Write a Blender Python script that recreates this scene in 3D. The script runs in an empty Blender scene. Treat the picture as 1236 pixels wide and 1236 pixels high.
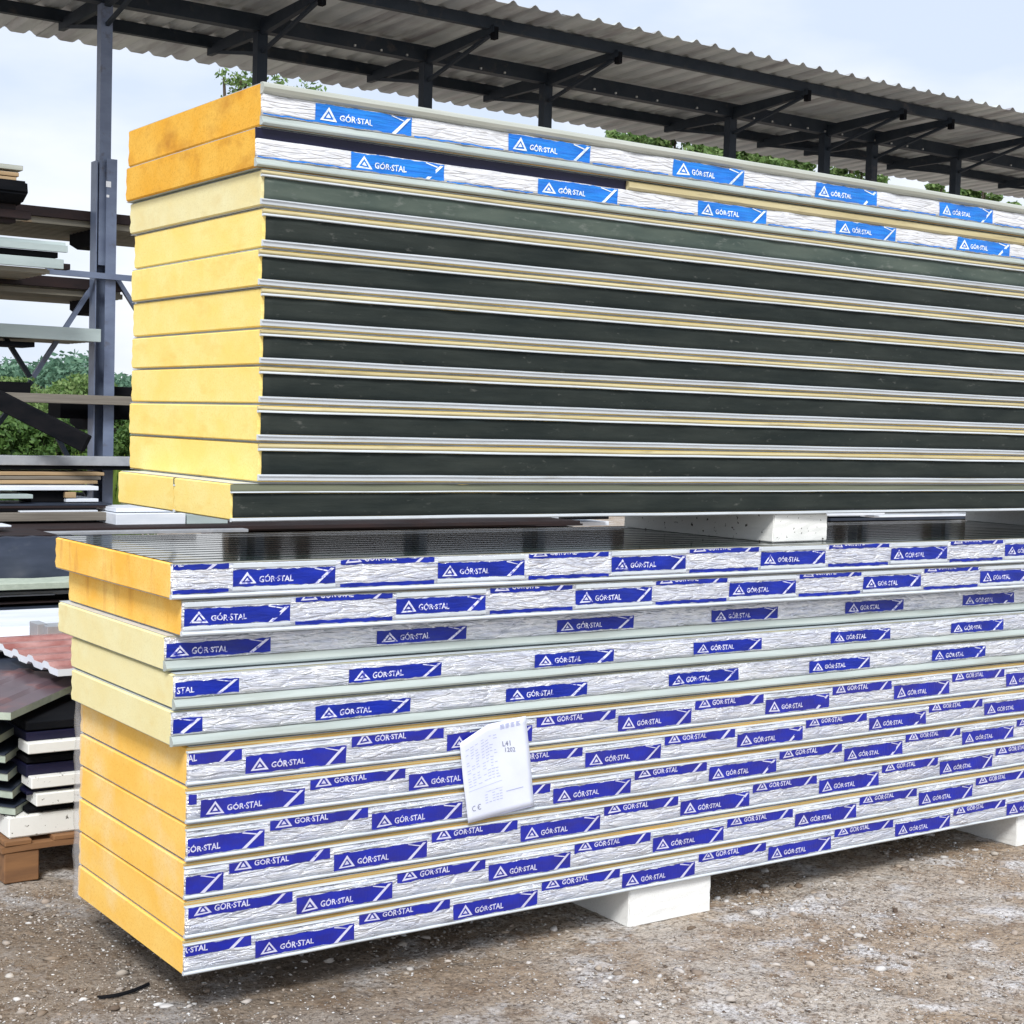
import bpy, bmesh, math, random
import numpy as np
from mathutils import Matrix, Vector, noise as mnoise
random.seed(7); rng = np.random.default_rng(11)
S = bpy.context.scene
# ------------------------------------------------------------------ camera
FPX, C0, CAMH = 1882.86, 618.0, 1.75
_X = np.array([3307-C0, 588-C0, FPX]); _X /= np.linalg.norm(_X)
_Y = np.array([-702-C0, 474-C0, FPX]); _Y -= _Y.dot(_X)*_X; _Y /= np.linalg.norm(_Y)
_Z = np.cross(_X, _Y); _Z = -_Z if _Z[1] > 0 else _Z
RM = np.stack([_X, _Y, _Z])
cam = bpy.data.objects.new('camera', bpy.data.cameras.new('camera'))
S.collection.objects.link(cam)
cam.data.sensor_width = 36; cam.data.lens = 36*FPX/1236; cam.data.clip_end = 2000; cam.data.clip_start = .05
m = np.eye(4); m[:3, 0] = RM[:, 0]; m[:3, 1] = -RM[:, 1]; m[:3, 2] = -RM[:, 2]; m[2, 3] = CAMH
cam.matrix_world = Matrix(m.tolist()); S.camera = cam
def P(u, v, Y):
    "point seen at photo position (u, v) on the vertical plane y = Y"
    d = RM @ np.array([(u-C0)/FPX, (v-C0)/FPX, 1.0]); d = d*(Y/d[1]); return Vector((d[0], Y, d[2]+CAMH))
def PZ(u, v, z):
    d = RM @ np.array([(u-C0)/FPX, (v-C0)/FPX, 1.0]); d = d*((z-CAMH)/d[2]); return Vector((d[0], d[1], z))
# ------------------------------------------------------------------ world, sun, exposure
SUN_EL, SUN_AZ = math.radians(46), math.radians(218)       # azimuth from +Y clockwise: behind the camera, a little left
W = bpy.data.worlds.new('World'); S.world = W; W.use_nodes = True
nt = W.node_tree; nt.nodes.clear(); N = nt.nodes.new; L = nt.links.new
sky = N('ShaderNodeTexSky'); sky.sky_type = 'NISHITA'; sky.sun_disc = False; sky.sun_elevation = SUN_EL; sky.sun_rotation = SUN_AZ
sky.air_density = 1.0; sky.dust_density = 1.5
tc = N('ShaderNodeTexCoord'); mp = N('ShaderNodeMapping'); mp.inputs['Scale'].default_value = (1.6, 1.6, 4.2)
n1 = N('ShaderNodeTexNoise'); n1.inputs['Scale'].default_value = 1.7; n1.inputs['Detail'].default_value = 6; n1.inputs['Roughness'].default_value = .5
r1 = N('ShaderNodeValToRGB'); r1.color_ramp.elements[0].position = .40; r1.color_ramp.elements[1].position = .60
r1.color_ramp.elements[0].color = (6.1, 6.9, 8.3, 1); r1.color_ramp.elements[1].color = (8.8, 8.9, 9.2, 1)
mx = N('ShaderNodeMix'); mx.data_type = 'RGBA'; mx.inputs[0].default_value = .88
bg = N('ShaderNodeBackground'); bg.inputs['Strength'].default_value = .1; out = N('ShaderNodeOutputWorld')
L(tc.outputs['Generated'], mp.inputs['Vector']); L(mp.outputs[0], n1.inputs['Vector']); L(n1.outputs['Fac'], r1.inputs['Fac'])
L(sky.outputs[0], mx.inputs[6]); L(r1.outputs[0], mx.inputs[7]); L(mx.outputs[2], bg.inputs['Color']); L(bg.outputs[0], out.inputs[0])
sun = bpy.data.objects.new('sun', bpy.data.lights.new('sun', 'SUN')); S.collection.objects.link(sun)
sun.data.energy = 2.7; sun.data.angle = math.radians(16); sun.data.color = (1, .98, .95)
sd = Vector((math.sin(SUN_AZ)*math.cos(SUN_EL), math.cos(SUN_AZ)*math.cos(SUN_EL), math.sin(SUN_EL)))
sun.rotation_euler = sd.to_track_quat('Z', 'Y').to_euler()
S.view_settings.view_transform = 'Standard'; S.view_settings.look = 'None'; S.view_settings.gamma = 1
S.view_settings.use_curve_mapping = False; S.view_settings.exposure = .36
S.render.engine = 'CYCLES'
# ------------------------------------------------------------------ materials
def mat(name, c, c2=None, rough=.6, metal=0, nscale=(6, 6, 6), ramp=(.35, .65), bump=0, bscale=(40, 40, 40), bdist=.002,
        spec=.5, dirt=None, dscale=2.0, dramp=(.55, .7), rvar=0, space='world', island=None, coat=0, bump2=None, detail=5, fine=None):
    M = bpy.data.materials.new(name); M.use_nodes = True; t = M.node_tree; b = t.nodes['Principled BSDF']
    n = t.nodes.new; l = t.links.new
    b.inputs['Roughness'].default_value = rough; b.inputs['Metallic'].default_value = metal
    b.inputs['Specular IOR Level'].default_value = spec; b.inputs['Coat Weight'].default_value = coat
    if space == 'world': src = n('ShaderNodeNewGeometry').outputs['Position']
    else: src = n('ShaderNodeTexCoord').outputs['Object']
    def noi(sc, det=detail, rg=.6, dist=0.):
        mpn = n('ShaderNodeMapping'); mpn.inputs['Scale'].default_value = sc; l(src, mpn.inputs['Vector'])
        q = n('ShaderNodeTexNoise'); q.inputs['Scale'].default_value = 1; q.inputs['Detail'].default_value = det
        q.inputs['Roughness'].default_value = rg; q.inputs['Distortion'].default_value = dist; l(mpn.outputs[0], q.inputs['Vector']); return q.outputs['Fac']
    def rmp(f, a, bb):
        q = n('ShaderNodeMapRange'); q.inputs[1].default_value = a; q.inputs[2].default_value = bb; l(f, q.inputs[0]); return q.outputs[0]
    def mixc(f, A, B):
        q = n('ShaderNodeMix'); q.data_type = 'RGBA'; l(f, q.inputs[0])
        for i, v in ((6, A), (7, B)):
            if isinstance(v, (tuple, list)): q.inputs[i].default_value = (*v[:3], 1)
            else: l(v, q.inputs[i])
        return q.outputs[2]
    col = c
    if c2: col = mixc(rmp(noi(nscale), *ramp), c, c2)
    if island: 
        g = n('ShaderNodeNewGeometry'); rp = n('ShaderNodeValToRGB'); e = rp.color_ramp.elements
        for i, cc in enumerate(island):
            if i > 1: e.new(i/(len(island)-1))
        for i, cc in enumerate(island): e[i].position = i/(len(island)-1); e[i].color = (*cc, 1)
        l(g.outputs['Random Per Island'], rp.inputs[0]); col = rp.outputs[0]
    if dirt: col = mixc(rmp(noi((dscale,)*3 if not isinstance(dscale, tuple) else dscale), *dramp), col, dirt)
    if fine: col = mixc(rmp(noi((fine[1],)*3 if not isinstance(fine[1], tuple) else fine[1]), fine[2], fine[3]), col, fine[0])
    if isinstance(col, tuple): b.inputs['Base Color'].default_value = (*col[:3], 1)
    else: l(col, b.inputs['Base Color'])
    if rvar:
        q = n('ShaderNodeMapRange'); q.inputs[3].default_value = rough-rvar; q.inputs[4].default_value = rough+rvar
        l(noi((9, 9, 9)), q.inputs[0]); l(q.outputs[0], b.inputs['Roughness'])
    if bump:
        bp = n('ShaderNodeBump'); bp.inputs['Strength'].default_value = bump; bp.inputs['Distance'].default_value = bdist
        l(noi(bscale, 4, .6, .8 if bump2 else 0), bp.inputs['Height']); last = bp
        if bump2:
            b3 = n('ShaderNodeBump'); b3.inputs['Strength'].default_value = bump2[0]; b3.inputs['Distance'].default_value = bump2[2]
            mpn = n('ShaderNodeMapping'); mpn.inputs['Scale'].default_value = bump2[1]; mpn.inputs['Rotation'].default_value = (0, .12, 0); l(src, mpn.inputs['Vector'])
            vo = n('ShaderNodeTexVoronoi'); vo.feature = 'DISTANCE_TO_EDGE'; vo.inputs['Scale'].default_value = 1; l(mpn.outputs[0], vo.inputs['Vector'])
            mr = n('ShaderNodeMapRange'); mr.inputs[2].default_value = .12; l(vo.outputs['Distance'], mr.inputs[0])
            l(mr.outputs[0], b3.inputs['Height']); l(bp.outputs[0], b3.inputs['Normal']); last = b3
        l(last.outputs[0], b.inputs['Normal'])
    return M
foam = dict(rough=.9, spec=.15, bump=.6, bscale=(260, 260, 260), bdist=.0016, nscale=(3, 5, 7))
M = {}
M['foam_orange'] = mat('foam_orange', (.93, .63, .19), (.91, .50, .085), dirt=(.62, .28, .07), dscale=(30, 14, 3.5), dramp=(.54, .8), fine=((.74, .38, .06), 170, .5, .8), **foam)
M['foam_amber'] = mat('foam_amber', (.84, .50, .09), (.80, .41, .045), dirt=(.46, .19, .03), dscale=(6, 5, 9), dramp=(.52, .8), fine=((.60, .27, .03), 170, .5, .8), **foam)
M['foam_yellow'] = mat('foam_yellow', (.92, .76, .30), (.92, .69, .20), dirt=(.84, .54, .12), dscale=(9, 4, 12), dramp=(.56, .85), fine=((.80, .58, .16), 170, .5, .8), **foam)
M['foam_pale'] = mat('foam_pale', (.82, .76, .45), (.80, .70, .36), dirt=(.72, .56, .22), dscale=(9, 5, 7), dramp=(.56, .85), fine=((.70, .62, .32), 170, .5, .8), **foam)
M['foam_low'] = mat('foam_low', (.93, .61, .17), (.92, .54, .11), dirt=(.88, .68, .36), dscale=(8, 4, 5), dramp=(.5, .8), fine=((.80, .44, .08), 150, .5, .8), **foam)
M['foam_strip'] = mat('foam_strip', (.46, .38, .19), (.40, .27, .09), rough=.8, nscale=(3, 3, 20))
M['cream'] = mat('cream_lip', (.60, .53, .31), (.48, .40, .20), rough=.5, nscale=(1.5, 2, 30), dirt=(.26, .21, .11), dscale=(5, 9, 60), dramp=(.56, .8))
M['white_metal'] = mat('white_metal', (.64, .69, .74), (.54, .59, .63), rough=.33, spec=.6, nscale=(3, 30, 60), dirt=(.36, .36, .33), dscale=(6, 9, 60), dramp=(.58, .85))
M['mint_metal'] = mat('mint_metal', (.40, .46, .44), (.50, .56, .53), rough=.33, spec=.6, metal=.15, nscale=(2, 20, 40), dirt=(.34, .37, .33), dscale=(2.5, 9, 30), dramp=(.5, .8))
M['olive_metal'] = mat('olive_metal', (.16, .17, .11), (.11, .12, .08), rough=.3, metal=.3, nscale=(2, 20, 40))
M['grey_metal'] = mat('grey_metal', (.40, .42, .36), (.5, .52, .47), rough=.4, metal=.2, nscale=(2, 20, 40))
M['top_sheet'] = mat('top_sheet_metal', (.020, .036, .032), (.014, .025, .022), rough=.10, spec=.5, nscale=(4, 12, 4), coat=.4)
M['foil'] = mat('crinkled_foil', (.93, .95, 1.0), (.66, .69, .80), rough=.24, metal=.5, nscale=(10, 10, 70), ramp=(.40, .62), bump=1, bscale=(13, 13, 100), bdist=.010, bump2=(.6, (9, 9, 55), .005), rvar=.08)
M['foil_lit'] = mat('lit_white_foil', (.86, .87, .9), (.8, .82, .86), rough=.42, metal=.25, nscale=(8, 8, 60), bump=.9, bscale=(9, 9, 120), bdist=.006, bump2=(.7, (7, 7, 60), .003))  # foil copy with the strong light on the upper tape put into colour
M['blue'] = mat('blue_print', (.002, .020, .36), (.003, .016, .24), rough=.3, spec=.4, nscale=(9, 9, 40), bump=.6, bscale=(14, 14, 90), bdist=.004)
M['blue_wrap'] = mat('blue_print_wrapped', (.009, .020, .37), (.018, .020, .25), rough=.3, spec=.5, nscale=(9, 9, 30), bump=.6, bscale=(90, 30, 14), bdist=.003)
M['blue_lit'] = mat('lit_blue_print', (.0, .15, .64), (.0, .22, .74), rough=.35, spec=.6, nscale=(8, 8, 70), bump=.8, bscale=(9, 9, 120), bdist=.005)  # same tape blue, with the stronger light on the upper stack painted in
M['print_white'] = mat('print_white', (.62, .62, .78), (.5, .5, .72), rough=.4, nscale=(60, 60, 60), ramp=(.45, .7))
M['print_worn'] = mat('print_worn', (.70, .72, .90), (.10, .11, .50), rough=.4, nscale=(60, 60, 90), ramp=(.50, .62))
M['print_white_up'] = mat('print_white_up', (.85, .92, .97), (.4, .6, .9), rough=.4, nscale=(60, 60, 110), ramp=(.5, .7))
M['dark_tape'] = mat('dark_tape', (.014, .020, .019), (.030, .037, .033), rough=.6, spec=.15, nscale=(2.5, 5, 14), dirt=(.12, .125, .115), dscale=(22, 22, 60), dramp=(.64, .84), bump=.5, bscale=(7, 7, 60), bdist=.003)
M['green_tape'] = mat('green_grey_tape', (.055, .078, .068), (.095, .12, .10), rough=.6, spec=.2, nscale=(3, 4, 12), dirt=(.17, .19, .17), dscale=(22, 22, 60), dramp=(.58, .8), bump=.3, bscale=(7, 7, 60), bdist=.002)
M['navy'] = mat('navy_film', (.006, .007, .028), (.01, .01, .035), rough=.4, spec=.3, nscale=(5, 5, 40), bump=.5, bscale=(8, 8, 80), bdist=.003)
M['eps'] = mat('white_polystyrene', (.84, .85, .83), (.80, .81, .79), rough=.9, spec=.2, nscale=(8, 8, 8), dirt=(.66, .64, .60), dscale=(5, 5, 7), dramp=(.62, .85), fine=((.74, .74, .72), 140, .52, .7), bump=.5, bscale=(240, 240, 240), bdist=.002)
M['eps_pitted'] = mat('specked_polystyrene', (.84, .85, .82), (.80, .81, .78), rough=.9, spec=.2, nscale=(8, 8, 8), bump=.4, bscale=(260, 260, 260), bdist=.002, dirt=(.05, .045, .035), dscale=50., dramp=(.635, .66))  # dark specks paint the shade inside small holes
M['steel'] = mat('dark_steel_paint', (.016, .024, .036), (.028, .037, .05), rough=.6, spec=.2, nscale=(4, 4, 4), dirt=(.07, .065, .065), dscale=7., dramp=(.6, .8))
M['steel_blue'] = mat('blue_grey_steel', (.15, .19, .28), (.11, .14, .22), rough=.45, spec=.5, nscale=(4, 4, 9), dirt=(.08, .08, .10), dscale=9., dramp=(.6, .75))
M['roof'] = mat('weathered_roof_sheet', (.58, .62, .61), (.38, .41, .43), rough=.5, metal=.05, nscale=(2.2, .5, 2), dirt=(.2, .18, .2), dscale=(5, .8, 2), dramp=(.5, .75))
M['brown'] = mat('rusty_brown_sheet', (.03, .018, .018), (.018, .014, .016), rough=.65, spec=.25, nscale=(3, 9, 9))
M['drab'] = mat('drab_ribbed_sheet', (.24, .22, .17), (.15, .14, .11), rough=.6, nscale=(1.5, 30, 8), dirt=(.30, .17, .06), dscale=(3, 9, 9), dramp=(.6, .8))
M['pale_grey'] = mat('pale_grey_sheet', (.42, .50, .50), (.34, .41, .41), rough=.4, nscale=(2, 9, 9))
M['white_sheet'] = mat('white_sheet', (.78, .82, .88), (.66, .71, .79), rough=.4, nscale=(2, 8, 12))
M['black'] = mat('black_sheet', (.005, .006, .008), (.010, .010, .012), rough=.9, spec=.06, nscale=(3, 8, 12))
M['slate'] = mat('slate_sheet', (.035, .045, .07), (.02, .028, .045), rough=.5, spec=.3, nscale=(3, 4, 12), dirt=(.08, .09, .11), dscale=4., dramp=(.6, .8))
M['timber'] = mat('pale_timber', (.46, .33, .19), (.34, .23, .12), rough=.8, nscale=(2, 20, 40), bump=.3, bscale=(4, 60, 90))
M['old_timber'] = mat('weathered_timber', (.22, .20, .17), (.14, .125, .105), rough=.85, nscale=(2, 20, 50), bump=.4, bscale=(4, 60, 90))
M['pallet'] = mat('pallet_wood', (.26, .13, .055), (.17, .085, .04), rough=.85, nscale=(3, 20, 30), bump=.5, bscale=(8, 60, 90))
M['plum'] = mat('plum_brown_sheet', (.13, .085, .10), (.09, .065, .08), rough=.3, nscale=(4, 4, 8), dirt=(.32, .10, .07), dscale=5., dramp=(.55, .8), spec=.7)
M['red_sheet'] = mat('faded_red_sheet', (.26, .085, .07), (.44, .24, .22), rough=.3, nscale=(9, 9, 12), spec=.6)
M['orange_paint'] = mat('orange_board', (.75, .24, .03), (.6, .18, .03), rough=.6, nscale=(5, 5, 9))
M['concrete'] = mat('grey_concrete', (.34, .36, .39), (.26, .28, .31), rough=.9, nscale=(9, 9, 9), bump=.4, bscale=(90, 90, 90))
M['foam_grey'] = mat('grey_green_foam', (.44, .50, .42), (.34, .40, .33), rough=.8, nscale=(20, 20, 40))
M['paper'] = mat('paper', (.74, .78, .90), (.68, .72, .86), rough=.5, nscale=(7, 7, 7))
M['paper_print'] = mat('faint_print', (.42, .45, .66), rough=.6)
M['ink'] = mat('ink', (.12, .13, .22), rough=.6)
M['label_print'] = mat('sticker_white', (.8, .82, .85), rough=.5)
M['bolt'] = mat('galvanised_bolt', (.7, .72, .72), rough=.35, metal=.6)
M['bark'] = mat('bark', (.09, .07, .05), (.05, .04, .03), rough=.9, nscale=(4, 4, 2))
def leafmat(name, cols):
    m_ = mat(name, cols[0], island=cols, rough=.55, spec=.3)
    b = m_.node_tree.nodes['Principled BSDF']; b.inputs['Subsurface Weight'].default_value = 0
    t = m_.node_tree; tr = t.nodes.new('ShaderNodeBsdfTranslucent'); ms = t.nodes.new('ShaderNodeMixShader'); ms.inputs[0].default_value = .3
    src = b.inputs['Base Color'].links[0].from_socket; t.links.new(src, tr.inputs[0])
    o = t.nodes['Material Output']; t.links.new(b.outputs[0], ms.inputs[1]); t.links.new(tr.outputs[0], ms.inputs[2]); t.links.new(ms.outputs[0], o.inputs[0])
    return m_
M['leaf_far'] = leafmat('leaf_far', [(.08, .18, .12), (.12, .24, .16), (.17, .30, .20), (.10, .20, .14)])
M['leaf'] = leafmat('leaf', [(.07, .15, .035), (.15, .25, .07), (.24, .34, .13), (.09, .17, .05)])
M['leaf_dark'] = leafmat('leaf_dark', [(.04, .10, .025), (.08, .16, .035), (.11, .2, .05), (.05, .11, .025)])
M['grass'] = leafmat('grass_blades', [(.12, .2, .03), (.18, .26, .05), (.09, .16, .03)])
M['pebble'] = mat('pebbles', (.3, .28, .25), island=[(.08, .055, .04), (.34, .28, .22), (.50, .46, .42), (.18, .135, .095), (.58, .57, .56), (.36, .30, .25), (.14, .10, .07), (.42, .38, .33), (.66, .67, .68)], rough=.85, spec=.3)
def ground_mat():
    M_ = bpy.data.materials.new('gravelly_dirt'); M_.use_nodes = True; t = M_.node_tree; b = t.nodes['Principled BSDF']; n = t.nodes.new; l = t.links.new
    src = n('ShaderNodeNewGeometry').outputs['Position']; b.inputs['Roughness'].default_value = .92; b.inputs['Specular IOR Level'].default_value = .25
    def noi(s, d=6, r=.6, off=0):
        mpn = n('ShaderNodeMapping'); mpn.inputs['Location'].default_value = (off, off, 0); l(src, mpn.inputs[0])
        q = n('ShaderNodeTexNoise'); q.inputs['Scale'].default_value = s; q.inputs['Detail'].default_value = d; q.inputs['Roughness'].default_value = r; l(mpn.outputs[0], q.inputs['Vector']); return q.outputs['Fac']
    def mr(f, a, bb, c_=0, d_=1):
        q = n('ShaderNodeMapRange'); q.inputs[1].default_value = a; q.inputs[2].default_value = bb; q.inputs[3].default_value = c_; q.inputs[4].default_value = d_; l(f, q.inputs[0]); return q.outputs[0]
    def mix(f, A, B):
        q = n('ShaderNodeMix'); q.data_type = 'RGBA'; l(f, q.inputs[0])
        for i, v in ((6, A), (7, B)):
            if isinstance(v, tuple): q.inputs[i].default_value = (*v, 1)
            else: l(v, q.inputs[i])
        return q.outputs[2]
    c = mix(mr(noi(1.6), .42, .58), (.41, .32, .235), (.50, .445, .385))
    c = mix(mr(noi(7, 6, .65, 3), .5, .68), c, (.235, .155, .095))
    c = mix(mr(noi(3.2, 6, .65, 9), .52, .62), c, (.64, .62, .61))
    c = mix(mr(noi(60, 4, .7, 5), .48, .66), c, (.13, .10, .075))
    c = mix(mr(noi(95, 3, .6, 15), .60, .68), c, (.58, .57, .56))
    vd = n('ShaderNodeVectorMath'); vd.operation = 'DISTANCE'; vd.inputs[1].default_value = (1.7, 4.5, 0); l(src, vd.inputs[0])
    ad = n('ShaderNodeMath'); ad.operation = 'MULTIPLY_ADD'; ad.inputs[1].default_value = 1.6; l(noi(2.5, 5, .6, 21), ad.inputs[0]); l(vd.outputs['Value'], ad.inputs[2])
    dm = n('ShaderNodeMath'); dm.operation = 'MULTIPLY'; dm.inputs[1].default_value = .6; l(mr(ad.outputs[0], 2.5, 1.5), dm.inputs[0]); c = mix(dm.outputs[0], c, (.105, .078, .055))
    l(c, b.inputs['Base Color'])
    b1 = n('ShaderNodeBump'); b1.inputs['Strength'].default_value = .9; b1.inputs['Distance'].default_value = .012; l(noi(55, 5, .7), b1.inputs['Height'])
    b2 = n('ShaderNodeBump'); b2.inputs['Strength'].default_value = .7; b2.inputs['Distance'].default_value = .08; l(noi(9, 5, .6), b2.inputs['Height']); l(b1.outputs[0], b2.inputs['Normal'])
    l(b2.outputs[0], b.inputs['Normal']); return M_
M['ground'] = ground_mat()
# ------------------------------------------------------------------ object helpers
def link(o): S.collection.objects.link(o); return o
def thing(name, label, cat, loc=(0, 0, 0), group=None, rotz=0):
    o = link(bpy.data.objects.new(name, None)); o.location = loc; o.rotation_euler = (0, 0, rotz); o.empty_display_size = .1
    o['label'] = label; o['category'] = cat
    if group: o['group'] = group
    return o
def tag(o, label=None, cat=None, group=None, kind=None):
    for k, v in (('label', label), ('category', cat), ('group', group), ('kind', kind)):
        if v: o[k] = v
    return o
def wloc(p):
    v = Vector((0, 0, 0))
    while p is not None: v = v + Vector(p.location); p = p.parent
    return v
def obj(name, bm, mats, parent=None, smooth=False, at=None):
    "bm in world coordinates; becomes one mesh object, local to its parent (or with its origin at `at`)"
    me = bpy.data.meshes.new(name); off = Vector((0, 0, 0))
    o = bpy.data.objects.new(name, me); link(o)
    if parent is not None: o.parent = parent; off = wloc(parent)
    elif at is not None: o.location = at; off = Vector(at)
    bmesh.ops.translate(bm, verts=bm.verts, vec=-off)
    bm.normal_update()
    if smooth:
        for f in bm.faces: f.smooth = True
    bm.to_mesh(me); bm.free()
    for q in (mats if isinstance(mats, (list, tuple)) else [mats]): me.materials.append(M[q] if isinstance(q, str) else q)
    return o
def NB(): return bmesh.new()
def box(bm, x0, x1, y0, y1, z0, z1, mi=0):
    vs = [bm.verts.new(p) for p in ((x0, y0, z0), (x1, y0, z0), (x1, y1, z0), (x0, y1, z0), (x0, y0, z1), (x1, y0, z1), (x1, y1, z1), (x0, y1, z1))]
    for f in ((3, 2, 1, 0), (4, 5, 6, 7), (0, 1, 5, 4), (1, 2, 6, 5), (2, 3, 7, 6), (3, 0, 4, 7)):
        bm.faces.new([vs[i] for i in f]).material_index = mi
    return vs
def bar(bm, a, b, w, h, up=(0, 0, 1), mi=0):
    "box section from a to b, w wide, h high"
    a, b = Vector(a), Vector(b); d = (b-a).normalized(); up = Vector(up)
    s = d.cross(up).normalized(); u = s.cross(d)
    r = [(-w/2, -h/2), (w/2, -h/2), (w/2, h/2), (-w/2, h/2)]
    v1 = [bm.verts.new(a+s*p+u*q) for p, q in r]; v2 = [bm.verts.new(b+s*p+u*q) for p, q in r]
    for i in range(4):
        j = (i+1) % 4; bm.faces.new((v1[i], v1[j], v2[j], v2[i])).material_index = mi
    bm.faces.new(v1[::-1]).material_index = mi; bm.faces.new(v2).material_index = mi
def prism(bm, poly, x0, x1, mi=0, step=None, wob=None):
    "sweep a closed (y, z) polygon along x"
    xs = [x0, x1] if not step else list(np.linspace(x0, x1, max(2, int((x1-x0)/step)+1)))
    rings = []
    for x in xs:
        dy, dz = wob(x) if wob else (0, 0)
        rings.append([bm.verts.new((x, y+dy, z+dz)) for y, z in poly])
    n = len(poly)
    for a, b in zip(rings, rings[1:]):
        for i in range(n): bm.faces.new((a[i], b[i], b[(i+1) % n], a[(i+1) % n])).material_index = mi
    bm.faces.new(rings[0]).material_index = mi; bm.faces.new(rings[-1][::-1]).material_index = mi
    bmesh.ops.recalc_face_normals(bm, faces=bm.faces)
def plan_prism(bm, pts, z0, z1, mi=0, mtop=None, mbot=None):
    a = [bm.verts.new((p[0], p[1], z0)) for p in pts]; b = [bm.verts.new((p[0], p[1], z1)) for p in pts]; n = len(pts)
    for i in range(n): bm.faces.new((a[i], a[(i+1) % n], b[(i+1) % n], b[i])).material_index = mi
    bm.faces.new(b).material_index = mi if mtop is None else mtop; bm.faces.new(a[::-1]).material_index = mi if mbot is None else mbot
    bmesh.ops.recalc_face_normals(bm, faces=bm.faces)
def bevel(bm, w=.003, seg=1):
    bmesh.ops.bevel(bm, geom=list(bm.edges), offset=w, segments=seg, affect='EDGES', clamp_overlap=True)
def np_mesh(name, verts, faces, mats, parent=None, smooth=False, mi=None):
    me = bpy.data.meshes.new(name); k = faces.shape[1]
    me.vertices.add(len(verts)); me.vertices.foreach_set('co', np.asarray(verts, dtype=np.float32).ravel())
    me.loops.add(faces.size); me.loops.foreach_set('vertex_index', faces.astype(np.int32).ravel())
    me.polygons.add(len(faces)); me.polygons.foreach_set('loop_start', np.arange(0, faces.size, k, dtype=np.int32))
    if smooth: me.polygons.foreach_set('use_smooth', np.ones(len(faces), dtype=bool))
    me.update(calc_edges=True); me.validate()
    for q in (mats if isinstance(mats, (list, tuple)) else [mats]): me.materials.append(M[q])
    o = link(bpy.data.objects.new(name, me))
    if parent: o.parent = parent
    return o
# ------------------------------------------------------------------ ground
def gh(x, y):
    "height of the yard surface"
    a = .014*np.sin(x*1.3+y*3.4)*np.sin(x*.9+1)+.010*np.sin(x*1.7+y*.6)+.009*np.sin(y*2.9-x*1.1)+.006*np.sin(x*6.1+1)*np.sin(y*5.3)+.004*np.sin(x*13+y*9)
    near = np.clip((4.1-y)/.6, 0, 1)*1.0
    pit = np.clip((abs(y-5.2)-1.6)/1.2, 0, 1)
    return (a-.01)*np.maximum(near*.9, pit*.6)-.004
gx = np.unique(np.concatenate([np.array([-400, -150, -60, -25, -10, -5, -2]), np.arange(-1, 8, .035), np.arange(8, 20, .4), np.array([20, 25, 35, 60, 120, 250, 600])]))
gy = np.unique(np.concatenate([np.array([-200, -60, -20, -8, -3, 0]), np.arange(1, 7, .035), np.arange(7, 14, .4), np.array([14, 18, 25, 40, 70, 130, 300, 700])]))
GX, GY = np.meshgrid(gx, gy, indexing='ij'); GZ = gh(GX, GY)+np.where((GX > -1) & (GX < 8) & (GY > 1) & (GY < 7), rng.normal(0, .0024, GX.shape), 0)
GZ = np.where(np.hypot(GX, GY) > 30, -.004, GZ)
idx = np.arange(GX.size).reshape(GX.shape)
fc = np.stack([idx[:-1, :-1], idx[1:, :-1], idx[1:, 1:], idx[:-1, 1:]], -1).reshape(-1, 4)
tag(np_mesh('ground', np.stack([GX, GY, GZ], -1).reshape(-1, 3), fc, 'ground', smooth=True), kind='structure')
# loose stones
t_ = (1+5**.5)/2
ico = np.array([(-1, t_, 0), (1, t_, 0), (-1, -t_, 0), (1, -t_, 0), (0, -1, t_), (0, 1, t_), (0, -1, -t_), (0, 1, -t_), (t_, 0, -1), (t_, 0, 1), (-t_, 0, -1), (-t_, 0, 1)], float); ico /= np.linalg.norm(ico[0])
icf = np.array([(0, 11, 5), (0, 5, 1), (0, 1, 7), (0, 7, 10), (0, 10, 11), (1, 5, 9), (5, 11, 4), (11, 10, 2), (10, 7, 6), (7, 1, 8), (3, 9, 4), (3, 4, 2), (3, 2, 6), (3, 6, 8), (3, 8, 9), (4, 9, 5), (2, 4, 11), (6, 2, 10), (8, 6, 7), (9, 8, 1)])
octa = np.array([(1, 0, 0), (-1, 0, 0), (0, 1, 0), (0, -1, 0), (0, 0, 1), (0, 0, -1)], float); octf = np.array([(0, 2, 4), (2, 1, 4), (1, 3, 4), (3, 0, 4), (2, 0, 5), (1, 2, 5), (3, 1, 5), (0, 3, 5)])
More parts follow.
